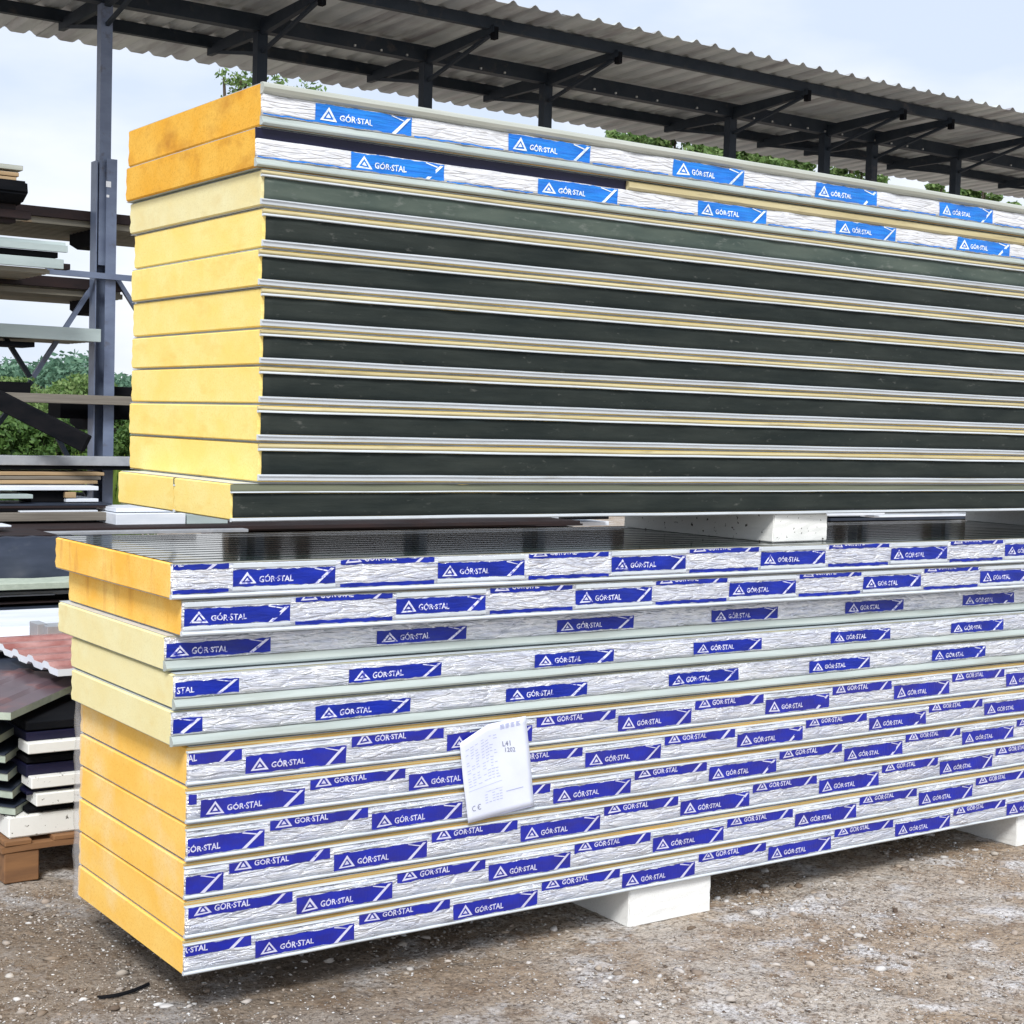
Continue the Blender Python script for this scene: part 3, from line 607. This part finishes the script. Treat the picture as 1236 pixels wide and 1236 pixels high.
def beamx(name, y, dz, w, h_, m_):
    bm = NB(); a = (RX0+.1, y, roofz(RX0, y)-dz); b = (RX1-.1, y, roofz(RX1, y)-dz); bar(bm, a, b, w, h_); return obj(name, bm, m_, shed)
beamx('purlin', 10.98, .05, .06, .095, 'steel'); beamx('purlin', 12.95, .055, .06, .10, 'steel'); mb = beamx('ridge_beam', 12.0, .10, .10, .13, 'steel')
bm = NB(); x = 6.6
while x < 16:
    if random.random() < .75: box(bm, x-.008, x+.008, 11.935, 11.95, roofz(x, 12)-.155, roofz(x, 12)-.139)
    x += .26
obj('bolt_heads', bm, 'bolt', mb)
# braces between the rack uprights
xa, xb = P(127, 330, 12).x, P(-45, 330, 12).x
br = [((120, 333), (40, 455)), ((36, 455), (-30, 350)), ((38, 460), (-40, 560)), ((55, 500), (113, 612)), ((140, 335), (215, 455))]
for (u0, v0), (u1, v1) in br:
    bm = NB(); bar(bm, P(u0, v0, 12.08), P(u1, v1, 12.08), .035, .035); obj('brace', bm, 'steel_blue' if v0 < 400 else 'steel', shed)
bm = NB(); bar(bm, P(55, 327, 11.9), P(190, 339, 11.9), .03, .045); obj('tie_rail', bm, 'steel_blue', shed)
for u, v, y1_ in ((127, 268, 13.3), (127, 350, 13.3), (127, 492, 12.9), (127, 607, 12.9)):
    p = P(u, v, 12.06); bm = NB(); d = .17
    y1_ = 12.74; poly = [(12.06, p.z+.05), (y1_, p.z+.05), (y1_, p.z-.13), (12.55, p.z-.185), (12.06, p.z-.16)]
    prism(bm, poly, p.x-.05, p.x+.05); obj('cantilever_arm', bm, 'black', shed)
# ------------------------------------------------------------------ goods on the rack and the piles to the left
def slab(name, label, cat, u0, u1, vt, vb, uref, Y, dy, m_, grp=None, x1=None, bev=.003, parent=None):
    "a long board or sheet along x whose near top and bottom edges pass (uref, vt) and (uref, vb)"
    a = P(uref, vt, Y); b = P(uref, vb, Y); xa_ = P(u0, vb, Y).x; xb_ = x1 if x1 else P(u1, vb, Y).x
    bm = NB(); box(bm, xa_, xb_, Y, Y+dy, b.z, a.z)
    if bev and a.z-b.z > .012: bevel(bm, bev)
    o = obj(name, bm, m_, parent, at=(xa_, Y, b.z) if parent is None else None)
    return tag(o, label, cat, grp) if parent is None else o
def ribbed(name, label, cat, u0, u1, vt, vb, uref, Y, dy, m_, grp=None, n=1, pitch=.09, x1=None, mats_edge=None):
    "pile of n ribbed sheets along x"
    a = P(uref, vt, Y); b = P(uref, vb, Y); xa_ = P(u0, vb, Y).x; xb_ = x1 if x1 else P(u1, vb, Y).x
    th = thing(name, label, cat, (xa_, Y, b.z), grp); H = (a.z-b.z)/n; rd_ = min(.03, max(.35*H, .012))
    for k in range(n):
        z0 = b.z+k*H; lo, hi = [], []; y = Y
        while y < Y+dy:
            for q, d in ((0, 0), (.5, 0), (.62, 1), (.88, 1)): lo.append((y+q*pitch, z0+d*rd_)); hi.append((y+q*pitch, z0+H*.62+d*rd_))
            y += pitch
        bm = NB(); prism(bm, lo+hi[::-1], xa_, xb_+random.uniform(-.03, .03)*(n > 1)); obj('sheet', bm, m_, th)
    return th
def layered(name, label, cat, u0, u1, vt, vb, uref, Y, dy, mats_, n, x1=None):
    "pile of thin sheets, each a part, ends and fronts a little uneven"
    a = P(uref, vt, Y); b = P(uref, vb, Y); xa_ = P(u0, vb, Y).x; xb_ = x1 if x1 else P(u1, vb, Y).x
    th = thing(name, label, cat, (xa_, Y, b.z)); H = (a.z-b.z)/n
    for k in range(n):
        o_ = random.uniform(-.03, .04); z = b.z+k*H; t2 = random.uniform(.0, .012); bm = NB(); e = random.uniform(-.12, .12)
        prism(bm, [(Y+o_, z), (Y+o_, z+H*random.uniform(.55, .85)), (Y+dy, z+H*.8), (Y+dy, z)], xa_, xb_+e, step=.35, wob=lambda x: (0, t2*.3*math.sin(x*2+k))); obj('sheet', bm, mats_[k % len(mats_)], th)
rg = 'sheet bundles lying on the rack arms'
ribbed('ribbed_sheet_pile', 'dark ribbed sheets on the highest rack arm, left of the stacks', 'metal sheets', 0, 230, 258, 272, 80, 12.12, 1.1, ['drab'], rg, 1, x1=15.5)
slab('edge_board', 'dark board along the front of the highest rack level', 'board', -80, 230, 250, 262, 60, 12.09, .03, 'brown', rg, x1=15.5)
ribbed('ribbed_sheet_pile', 'brown edged ribbed sheets on the rack level with the blue tie rail', 'metal sheets', -80, 148, 346, 356, 70, 12.12, .9, ['drab'], rg, 1)
slab('edge_board', 'dark brown board on the rack just under the blue tie rail', 'board', -80, 147, 334, 347, 70, 12.08, .04, 'brown', rg)
sg = 'strips at the top left edge of the photo'
slab('metal_strip', 'grey metal strip topmost at the upper left edge', 'metal strip', -60, 28, 198, 204, 10, 11.2, .12, 'grey_metal', sg)
slab('timber_strip', 'yellowish timber strip under the grey metal strip, upper left edge', 'timber', -60, 23, 207, 212, 10, 11.2, .12, 'timber', sg)
slab('timber_strip', 'shortest timber strip on the dark bundle, upper left edge', 'timber', -60, 20, 213, 218, 10, 11.2, .12, 'timber', sg)
bm = NB(); a = P(12, 228, 11.2); xa_ = P(-60, 228, 11.2).x; xb_ = P(31, 228, 11.2).x
prism(bm, [(11.15, a.z+.06), (11.5, a.z+.075), (11.6, a.z), (11.5, a.z-.1), (11.25, a.z-.09), (11.13, a.z-.03)], xa_, xb_); bevel(bm, .015, 2)
tag(obj('wrapped_bundle', bm, 'black', None, at=(xa_, 11.2, a.z-.1)), 'black wrapped bundle under the strips at the upper left edge', 'bundle')
slab('timber_beam', 'dark brown beam end under the black bundle, upper left edge', 'timber', -60, 19, 244, 268, 8, 11.3, .14, 'brown')
slab('timber_beam', 'short red-brown beam end poking out beside the pale grey sheets', 'timber', -60, 38/1, 252, 262, 8, 11.25, .1, 'brown')
lg = 'pale grey cladding sheets at the left edge'
ribbed('cladding_sheets', 'upper pale grey cladding sheet pile at left, ending left of the rack post', 'metal sheets', -60, 82, 288, 301, 40, 11.3, .04, ['pale_grey'], lg, 1)
slab('cladding_board', 'black filler for the shaded gap between the two pale grey cladding sheets', 'metal sheets', -60, 70, 302, 309, 40, 11.34, .5, 'black', lg)  # black slab stands in for the shade of the gap, not sheets
slab('cladding_board', 'lower pale grey cladding sheet with ribbed underside at left', 'metal sheets', -60, 77, 310, 322, 40, 11.3, .03, 'pale_grey', lg)
ribbed('ribbed_sheet_pile', 'drab ribbed sheets under the lower pale grey cladding', 'metal sheets', -60, 60, 322, 329, 40, 11.34, .8, ['drab'], lg, 1)
slab('timber_beam', 'small rust red block at the end of the pale cladding', 'block', 70, 85, 318, 325, 77, 11.5, .1, 'brown')
slab('cladding_board', 'pale greenish sheet on the rack crossing the diagonal braces', 'metal sheets', -80, 122, 393, 409, 50, 11.75, .03, 'pale_grey')
ribbed('ribbed_sheet_pile', 'drab ribbed sheets behind the pale greenish sheet', 'metal sheets', -80, 118, 400, 409, 50, 11.80, .7, ['drab'], lg, 1)
slab('dark_board', 'short black board under the pale greenish sheet, left edge', 'board', -80, 42, 412, 418, 20, 11.8, .3, 'black')
slab('old_plank', 'weathered plank across the rack at tree height', 'plank', -80, 240, 476, 487, 80, 11.8, .25, 'old_timber', x1=15.5)
slab('dark_board', 'black timber lying on the weathered plank at the left edge', 'timber', -80, 37, 461, 475, 20, 11.9, .2, 'black')
slab('dark_board', 'black timber on the weathered plank right of the post', 'timber', 129, 240, 467, 478, 150, 12.1, .2, 'black')
slab('dark_board', 'black beam under the weathered plank behind the post', 'timber', 73, 240, 488, 506, 120, 12.15, .3, 'black', x1=15.5)
bm = NB(); bar(bm, P(-10, 478, 11.7), P(105, 536, 11.3), .09, .13); bevel(bm, .006); tag(obj('slanting_beam', bm, 'black', None, at=P(-10, 478, 11.7)), 'black timber slanting down from the weathered plank in front of the bushes', 'timber')
slab('steel_beam', 'long flat grey steel beam below the bushes', 'steel beam', -80, 330, 551, 562, 80, 11.7, .2, 'concrete', x1=15.5)
slab('dark_board', 'thin black board under the flat grey steel beam', 'board', -80, 330, 563, 567, 80, 11.72, .4, 'black', x1=15.5)
tb = 'timber planks stacked below the grey beam'
for k in range(3):
    slab('timber_plank', ['lowest', 'middle', 'uppermost'][k]+' tan plank in the small stack below the grey steel beam', 'plank', -80, 118+4*k, 580-5*k, 584-5*k, 60, 11.5+.05*k, .5, 'timber' if k != 1 else 'old_timber', tb)
wg = 'white sheets on the low rack level'
slab('white_sheet', 'white sheet lying just below the tan planks on the rack', 'metal sheets', -80, 119, 587, 592, 60, 11.3, .6, 'white_sheet', wg)
slab('white_sheet', 'short pale sheet at the left edge below the tan planks', 'metal sheets', -80, 40, 597, 602, 20, 11.2, .5, 'pale_grey', wg)
slab('dark_block', 'black block between the white sheets, left of the post', 'block', 38, 82, 592, 606, 60, 11.35, .3, 'black')
slab('timber_end', 'pale sawn timber end beside the black block', 'timber', 79, 92, 594, 601, 85, 11.3, .2, 'timber')
slab('white_sheet', 'narrow white sheet ending at the foot of the post', 'metal sheets', 80, 119, 602, 606, 100, 11.3, .4, 'white_sheet', wg)
layered('sheet_pile', 'black beam with thin white line below the white sheets', 'metal sheets', -80, 119, 607, 617, 60, 11.2, .4, ['black', 'brown', 'slate'], 3)
slab('white_sheet', 'thin white strip at the bottom of the black beam', 'metal strip', 24, 118, 616.3, 618, 60, 11.15, .05, 'white_sheet', wg)
slab('old_plank', 'grey brown plank near the foot of the rack post', 'plank', -80, 141, 619, 629, 60, 11.1, .25, 'old_timber')
layered('sheet_pile', 'black timber base under the lowest grey brown plank', 'metal sheets', -80, 139, 630, 646, 60, 11.15, .5, ['brown', 'black', 'plum', 'black'], 4)
slab('white_sheet', 'bluish white sheet seen under the stepped end of the upper stack', 'metal sheets', 140, 224, 620, 635, 180, 10.9, .4, 'white_sheet', wg)
slab('white_sheet', 'thin white sheet above the bluish one under the upper stack end', 'metal sheets', 140, 212, 613, 618, 170, 11.0, .4, 'white_sheet', wg)
slab('cladding_board', 'grey green sheet end seen in the gap under the upper stack', 'metal sheets', 226, 275, 621, 634, 240, 10.9, .4, 'pale_grey')
slab('dark_board', 'long dark board behind the lower stack near its top', 'board', -80, 700, 637, 642, 150, 10.6, .7, 'brown')
slab('dark_board', 'grey strip in front of the long dark board', 'board', 20, 300, 641, 645, 150, 10.3, .1, 'concrete')
ribbed('plum_sheets', 'long plum brown sheets seen through the gap between the stacks', 'metal sheets', 300, 640, 626, 636, 400, 11.2, .8, ['plum'], None, 1)
for k, (z, y) in enumerate(((1.95, 12.1), (2.35, 12.15), (2.75, 12.2))):  # unseen bundles added to darken what the lower stack's glossy top reflects
    bm = NB(); box(bm, 5.9, 15.5, y, y+.7, z, z+.2); bevel(bm, .01); tag(obj('added_dark_bundle', bm, ['black', 'plum', 'drab'][k], None, at=(5.9, y, z)), ['lowest', 'middle', 'highest'][k]+' long dark bundle, unseen, added behind the upper stack to darken reflections', 'bundle', 'unseen dark bundles added behind the stacks')
layered('sheet_pile', 'dark goods under the plum sheets in the gap between the stacks', 'metal sheets', 280, 700, 636, 652, 400, 11.3, .6, ['black', 'plum', 'black', 'brown'], 4)
for k, (a, b) in enumerate(((624, 628), (631, 636))):
    slab('white_sheet', ['upper', 'lower'][k]+' white sheet by the post in the gap between the stacks', 'metal sheets', 622, 735, a, b, 640, 11.6+.1*k, .4, 'white_sheet', 'white sheets in the gap')
slab('dark_board', 'black beam beside the polystyrene block in the gap', 'timber', 690, 735, 620, 627, 710, 11.4, .3, 'black')
slab('white_sheet', 'white strip right of the polystyrene block in the gap', 'metal strip', 985, 1068, 619, 622, 1040, 11.2, .2, 'white_sheet', 'white sheets in the gap')
slab('white_sheet', 'long white strip on the far goods right of the polystyrene block', 'metal strip', 1055, 1172, 622, 624, 1100, 11.3, .2, 'white_sheet', 'white sheets in the gap')
layered('sheet_pile', 'dark goods behind the gap right of the polystyrene block', 'metal sheets', 1000, 1350, 612, 632, 1100, 11.9, .4, ['black', 'slate', 'concrete', 'black'], 4)
# --- nearer piles at the left edge
layered('sheet_pile', 'black sheets with pale edge at the left border under the rack', 'metal sheets', -80, 80, 646, 655, 30, 9.6, .6, ['black', 'slate', 'brown'], 3)
slab('white_sheet', 'thin pale strip on the black sheets at the left border', 'metal strip', -80, 14, 634, 636.5, 8, 9.9, .2, 'white_sheet')
for k, (u1_, va, vb, yy, mm, lb) in enumerate(((42, 649.5, 651, 9.55, 'pale_grey', 'thin pale sheet edge just above the slate blue sheet'), (66, 718, 719.6, 8.95, 'concrete', 'thin grey sheet edge below the grey green plank'),
        (130, 727, 728.4, 8.95, 'brown', 'thin brown sheet edge in the dark pile at the left'), (50, 735, 736.6, 8.92, 'slate', 'thin slate sheet edge low in the dark pile at the left'), (130, 748, 750.5, 8.5, 'black', 'dark stain coloured sheet across the pale bluish sheet'))):
    slab('sheet_edge', lb, 'metal sheets', -80, u1_, va, vb, 30, yy, .04, mm, bev=0)
bm = NB(); nn = 16; g = []
for i in range(nn+1):                                        # draped tarpaulin-like dark sheet
    c = []
    for j in range(7):
        u = -30+i*11; s = j/6; p = P(u, 657, 9.2); dz = -.27*s*s*(1+.12*math.sin(i*.7)) - .004*math.sin(i*2.1+j)
        c.append(bm.verts.new((p.x, 9.5-.35*s+.008*math.sin(i*1.1+j*.8), P(40, 652, 9.2).z+dz*(1 if 1 else 0))))
    g.append(c)
for i in range(nn):
    for j in range(6): bm.faces.new((g[i][j], g[i+1][j], g[i+1][j+1], g[i][j+1]))
r = bmesh.ops.extrude_face_region(bm, geom=list(bm.faces))
for v in [e for e in r['geom'] if isinstance(e, bmesh.types.BMVert)]: v.co.y += .01; v.co.z -= .01
bmesh.ops.recalc_face_normals(bm, faces=bm.faces)
tag(obj('draped_sheet', bm, 'slate', None, True, at=P(0, 700, 9.3)), 'slate blue sheet sagging over the goods left of the lower stack', 'sheet')
slab('dark_board', 'black goods under the sagging slate sheet', 'board', -80, 130, 657, 704, 30, 9.6, .8, 'black')
slab('old_plank', 'grey green plank under the sagging slate sheet', 'plank', -80, 130, 704, 712, 30, 8.9, .5, 'foam_grey')
layered('sheet_pile', 'deep black pile under the grey green plank', 'metal sheets', -80, 130, 713, 741, 30, 9.0, .8, ['black', 'slate', 'brown', 'black', 'concrete'], 5)
slab('stained_sheet', 'pale bluish stained sheet above the white panel, left edge', 'metal sheets', -80, 130, 742, 754, 30, 8.6, .6, 'slate')
slab('insulation_board', 'thick white panel at the left edge beside the concrete blocks', 'panel', -80, 130, 757, 777, 20, 7.9, .7, 'white_sheet')
slab('insulation_board', 'thin white board under the thick white panel', 'panel', -80, 130, 779, 785, 20, 7.6, .7, 'white_sheet')
for k, (a, b, c, d, yb) in enumerate(((45, 57, 753, 777, 7.35), (57, 84, 756, 781, 7.3))):
    slab('concrete_block', ['smaller grey concrete block left of its twin behind the pale panels', 'larger grey concrete block touching the pale panels'][k], 'concrete block', a, b, c, d, a+4, yb, .12, 'concrete', 'grey concrete blocks')
slab('orange_board', 'orange board under the concrete blocks, beside the pale panels', 'board', 40, 130, 786, 800, 65, 7.1, .4, 'orange_paint')
layered('sheet_pile', 'dark support pile under the orange board', 'metal sheets', -80, 150, 801, 900, 65, 7.3, .8, ['black', 'slate', 'black', 'navy', 'brown'], 7)
for k in range(4):
    slab('dark_board', ['first', 'second', 'third', 'fourth'][k]+' support layer down beneath the dark piles at the left', 'board', -90, 160, 742+k*16, 757+k*16, 30, 9.4, .9, 'brown', 'hidden dark layers')
# ------------------------------------------------------------------ pallet pile at the left edge
YP = 5.69
def pallet():
    x0 = P(5, 1060, YP).x; x1 = x0+1.2; y1 = YP+.8; th = thing('pallet', 'brown wooden pallet on the dirt at the left edge, under the offcuts', 'pallet', (x0, YP, 0))
    ztop = P(10, 1015, YP).z
    for i in range(3):
        for j in range(3):
            bm = NB(); bx_ = x0+i*(1.2-.13)/2; by_ = YP+j*(.8-.1)/2; box(bm, bx_, bx_+.13, by_, by_+.1, .0, ztop-.045); bevel(bm, .004); obj('pallet_block', bm, 'pallet', th)
    for j in range(3):
        by_ = YP+j*.35; bm = NB(); prism(bm, [(by_-.003, ztop-.044), (by_-.003, ztop-.023), (by_+.103, ztop-.023), (by_+.103, ztop-.044)], x0-.01, x1+.01, step=.1, wob=lambda x: (.004*math.sin(x*9), .003*math.sin(x*14))); obj('pallet_board', bm, 'pallet', th)
    for i in range(7):
        a = x0+i*.182; bm = NB(); box(bm, a, a+.1, YP-.005, y1, ztop-.0215, ztop-.002); bevel(bm, .003); obj('pallet_board', bm, 'pallet', th)
    return ztop
zp = pallet()
ze = P(25, 985, YP+.02).z
bm = NB(); x0 = P(10, 1015, YP+.02).x; box(bm, x0, x0+1.1, YP+.02, YP+.75, zp, ze); bevel(bm, .006, 2)
tag(obj('polystyrene_slab', bm, 'eps_pitted', None, at=(x0, YP, zp)), 'long white polystyrene slab lying on the brown pallet at left', 'foam block')
# offcuts: dark-skinned panels with pale grey-green foam ends, corner towards the camera, white spacers behind
rows = [(18, 986, 973, 37, 37), (14.5, 965, 951, 30, 31), (8.7, 944, 927, 28, 29), (5.8, 922, 908, 25, 25), (-3, 899, 873, 40, 40)]
ow = ['lowest', 'second lowest', 'middle', 'second highest', 'highest small']
zprev = ze
for k, (u, vb, vr, ur, us) in enumerate(rows):
    p = P(u, vb, YP+.02+.004*k); z0 = max(p.z, zprev+.002); h1 = .048
    q = PZ(ur, vr, z0); q = Vector((q.x, q.y, 0)) if q.y < 8 else Vector((p.x+.12, p.y+.3, 0))
    d = Vector((q.x-p.x, q.y-p.y)); d = d.normalized()*min(d.length, .33)
    l2 = Vector((-.12, .20))
    pts = [(p.x, p.y), (p.x+d.x, p.y+d.y), (p.x+d.x+.9, p.y+d.y+.05), (p.x+d.x+.9, p.y+.9), (p.x-.5, p.y+.9), (p.x+l2.x*2, p.y+l2.y*1.6)]
    th = thing('panel_offcut', ow[k]+' dark skinned panel offcut with pale foam edge on the pallet at left', 'panel offcut', (p.x, p.y, z0), 'dark panel offcuts piled on the pallet')
    bm = NB(); plan_prism(bm, [(a+(.004 if a > p.x else .003), b+.004) for a, b in pts], z0+.002, z0+h1*.62); obj('foam_core', bm, 'foam_grey', th)
    bm = NB(); plan_prism(bm, pts, z0+h1*.625, z0+h1*.72); obj('top_sheet', bm, 'slate', th)
    bm = NB(); plan_prism(bm, pts, z0, z0+.0018); obj('bottom_sheet', bm, 'black', th); zprev = z0+h1*.73
sp = [(40, 958, 974, 'lowest'), (34, 938, 953, 'middle'), (30, 897, 911, 'highest')]
for k, (u, va, vb, w) in enumerate(sp):
    slab('polystyrene_spacer', w+' white specked polystyrene strip between the dark offcuts', 'foam strip', u+4, 140, va+1, vb, u+4, YP-.01+.0, .12, 'eps_pitted', 'white strips between the offcuts')
for k, (va, vb) in enumerate(((973, 978), (953, 957), (912, 919), (921, 936), (870, 880), (882, 893))):
    slab('dark_board', ['black sheet edge just above the long white slab', 'black sheet edge between the two lower white strips', 'black sheet edge under the highest white strip', 'thick black sheet pile above the middle white strip',
         'black sheets high in the offcut pile', 'navy sheets above the highest white strip'][k], 'metal sheets', 32, 140, va, vb, 60, YP+.03, .5, 'black' if k % 2 == 0 else 'navy', 'dark sheets in the offcut pile')
# ribbed plum sheets on top, turned towards the camera
def turned_sheet(name, label, c, r, l, zt, th_, n, m_top, m_edge, rib):
    "sheet pile whose near corner is c, right edge runs to r and left edge to l (plan points)"
    th = thing(name, label, 'metal sheets', (c[0], c[1], zt-th_*n)); cx_, rx_, lx_ = Vector(c), Vector(r), Vector(l); e1 = rx_-cx_; e2 = lx_-cx_
    for k in range(n):
        z = zt-th_*(k+1); bm = NB(); N_ = 40; up, dn = [], []
        for i in range(N_+1):
            s = i/N_; w = rib*(1 if (s*5) % 1 > .6 else 0)
            a = cx_+e2*s; b = a+e1
            up.append((bm.verts.new((a.x, a.y, z+th_*.8+w)), bm.verts.new((b.x, b.y, z+th_*.8+w)))); dn.append((bm.verts.new((a.x, a.y, z+w)), bm.verts.new((b.x, b.y, z+w))))
        for i in range(N_):
            bm.faces.new((up[i][0], up[i][1], up[i+1][1], up[i+1][0])).material_index = 0
            bm.faces.new((dn[i][0], dn[i+1][0], dn[i+1][1], dn[i][1])).material_index = 1
            bm.faces.new((dn[i][0], up[i][0], up[i+1][0], dn[i+1][0])).material_index = 1; bm.faces.new((dn[i][1], dn[i+1][1], up[i+1][1], up[i][1])).material_index = 1
        bm.faces.new((dn[0][0], dn[0][1], up[0][1], up[0][0])).material_index = 1; bm.faces.new((dn[-1][0], up[-1][0], up[-1][1], dn[-1][1])).material_index = 1
        bmesh.ops.recalc_face_normals(bm, faces=bm.faces); obj('ribbed_sheet', bm, [m_top, m_edge], th)
z1 = P(13, 858, 5.62).z
c = PZ(13, 858, z1); r_ = PZ(78, 829, z1); l_ = PZ(-30, 842, z1)
c2, r2, l2 = Vector(c[:2]), Vector(r_[:2]), Vector(l_[:2])
rd = (r2-c2).normalized()*.9; ld = Vector((-rd.y, rd.x)).normalized()*.9
turned_sheet('ribbed_sheet_pile', 'plum brown ribbed roofing sheets on top of the offcut pile at left', c2, c2+rd, c2+ld, z1, .034, 1, 'plum', 'foam_grey', .010)
z2 = z1+.06
c = PZ(70, 812, z2); c2 = Vector(c[:2]); l2 = Vector(PZ(0, 784, z2)[:2]); ld = (l2-c2).normalized()*.9; rd = Vector((ld.y, -ld.x)).normalized()*.5
turned_sheet('ribbed_sheet_pile', 'faded red and white ribbed sheet end above the plum sheets', c2, c2+rd, c2+ld, z2+.02, .035, 1, 'red_sheet', 'white_sheet', .014)
# ------------------------------------------------------------------ trees and bushes
def foliage(name, parent, centres, n, size, m_):
    "leaf cards spread through lumpy clumps; centres: (x, y, z, r)"
    cs = np.array(centres); w = cs[:, 3]**2; pick = rng.choice(len(cs), n, p=w/w.sum()); c = cs[pick]
    d = rng.normal(size=(n, 3)); d /= np.linalg.norm(d, axis=1)[:, None]
    rr = c[:, 3]*(rng.random(n)**.45); p = c[:, :3]+d*rr[:, None]*np.array([1, 1, .85])
    keep = np.array([mnoise.noise(Vector(q)*(.9/max(.3, size*6))) for q in p]) > -.22; p = p[keep]; n = len(p)
    a = rng.normal(size=(n, 3)); a /= np.linalg.norm(a, axis=1)[:, None]; b = np.cross(a, rng.normal(size=(n, 3))); b /= np.linalg.norm(b, axis=1)[:, None]
    s = size*rng.uniform(.4, 1.5, n)[:, None]
    v = np.stack([p-a*s, p-b*s*.5, p+a*s, p+b*s*.5], 1).reshape(-1, 3)
    off = np.array(wloc(parent)) if parent else 0
    return np_mesh(name, v-off, np.arange(n*4).reshape(-1, 4), m_, parent)
def tree(label, base, top, r, n, size, m_, name='tree', cat='tree', grp=None, low=.35, band=None):
    th = thing(name, label, cat, base, grp); H = top-base[2]; bm = NB()
    def limb(a, b, r0, r1):
        a, b = Vector(a), Vector(b); d = (b-a).normalized(); s = d.orthogonal().normalized(); u = d.cross(s)
        A = [bm.verts.new(a+(s*math.cos(k*math.pi/3)+u*math.sin(k*math.pi/3))*r0) for k in range(6)]; B = [bm.verts.new(b+(s*math.cos(k*math.pi/3)+u*math.sin(k*math.pi/3))*r1) for k in range(6)]
        for k in range(6): bm.faces.new((A[k], A[(k+1) % 6], B[(k+1) % 6], B[k]))
    bx_, by_, bz_ = base; limb(base, (bx_+.1, by_, bz_+H*.5), .035*H**.9, .02*H**.9); limb((bx_+.1, by_, bz_+H*.5), (bx_, by_, bz_+H*.85), .02*H**.9, .006*H)
    cen = []
    for k in range(int(16)):
        t = low+(1-low)*random.random(); a = random.uniform(0, 6.28); rad = r*math.sin(math.pi*min(1, .18+.82*(t-low)/(1-low)*.9))*random.uniform(.3, .8)
        q = (bx_+rad*math.cos(a), by_+rad*math.sin(a), bz_+H*t); cr = r*random.uniform(.22, .42)
        q = (q[0], q[1], min(q[2], top-cr*.8)); cen.append((*q, cr)); limb((bx_+.1*random.random(), by_, bz_+H*min(t, .7)*.75), q, .009*H, .003*H)
    cen.append((bx_, by_, top-r*.3, r*.3))
    if band:
        for k in range(22): cen.append((bx_+random.uniform(-.95, .95)*r, by_+random.uniform(-.8, .8)*r, random.uniform(*band), r*random.uniform(.16, .3)))
    obj('trunk', bm, 'bark', th); foliage('crown', th, cen, n, size, m_); return th
# far trees left
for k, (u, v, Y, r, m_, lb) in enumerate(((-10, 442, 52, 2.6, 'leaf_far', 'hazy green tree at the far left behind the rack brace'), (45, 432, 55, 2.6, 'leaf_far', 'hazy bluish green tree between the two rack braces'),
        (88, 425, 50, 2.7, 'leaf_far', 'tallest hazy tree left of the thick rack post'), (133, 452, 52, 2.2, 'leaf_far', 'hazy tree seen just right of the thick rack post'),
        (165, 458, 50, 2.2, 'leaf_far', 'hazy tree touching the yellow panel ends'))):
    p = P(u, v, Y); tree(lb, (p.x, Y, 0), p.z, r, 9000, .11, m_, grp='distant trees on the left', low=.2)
for k, (u, v, Y, r, m_, lb) in enumerate(((95, 452, 30, 1.1, 'leaf', 'bright green bush right beside the thick rack post'), (60, 470, 31, 1.0, 'leaf', 'low yellowish green bush left of the bright one'), (15, 455, 33, 1.1, 'leaf', 'yellowish green bush at the left edge'),
        (20, 505, 26, 1.0, 'leaf_dark', 'dark green bush below the slanting beam, left edge'), (65, 500, 25.5, 1.0, 'leaf_dark', 'dark green bush behind the rack strut'), (-25, 500, 26, 1.0, 'leaf_dark', 'dark green bush cut by the left edge'),
        (108, 500, 26, 1.0, 'leaf_dark', 'dark green bush behind the thick rack post'), (148, 490, 26, 1.0, 'leaf_dark', 'dark green bush between post and yellow panels'), (190, 490, 26, 1.0, 'leaf_dark', 'dark green bush hidden partly by the yellow panels'))):
    p = P(u, v, Y); tree(lb, (p.x, Y, -.2), p.z, r*1.15, 11000, .048, m_, 'bush', 'bush', 'bushes behind the rack on the left', low=.12)
bm = NB()
for k in range(420):
    p = P(random.uniform(60, 160), 560, 20); h_ = random.uniform(.3, .75); a = random.uniform(-.15, .15); y = 20+random.uniform(-1, 1)
    bm.faces.new([bm.verts.new(q) for q in ((p.x-.012, y, 0), (p.x+.012, y, 0), (p.x+a+.004, y, h_+.45), (p.x+a-.004, y, h_+.45))])
tag(obj('tall_grass', bm, 'grass', None), 'tuft of tall bright grass behind the rack strut', 'grass', kind='stuff')
# trees above the upper stack
for u, v, Y, r, n, lb in ((800, 130, 34, 1.6, 9000, 'green tree left of the post above the upper stack'), (850, 128, 33, 1.9, 9000, 'leafy green tree under the canopy beside the fifth post'), (915, 138, 33, 1.8, 9000, 'leafy green tree under the canopy between two posts'),
        (955, 152, 34, 1.5, 7000, 'green tree crown ending left of the paired posts'), (1030, 162, 34, 1.1, 5000, 'small tree crown between the paired posts'), (1140, 192, 33, 1.1, 6000, 'green tree crown left of the last post under the canopy'), (1185, 200, 33, 1.2, 7000, 'green tree crown right of the last post under the canopy')):
    p = P(u, v, Y); tree(lb, (p.x, Y, 0), p.z, r*.85, int(n*1.7), .085, 'leaf', grp='trees behind the upper stack', low=.4, band=(P(u, v+95, Y).z, P(u, v+35, Y).z))
for u, v, n, lb in ((283, 84, 520, 'sparse treetop left of the second post above the stack corner'), (335, 84, 620, 'sparse treetop right of the second post above the stack corner'), (372, 92, 420, 'thin treetop twigs above the topmost panel'), (757, 158, 200, 'tiny sparse treetop peeking over the topmost panel')):
    p = P(u, v, 24); tree(lb, (p.x, 24, 0), p.z, .75, n*2, .045, 'leaf', grp='sparse treetops behind the upper stack', low=.6)
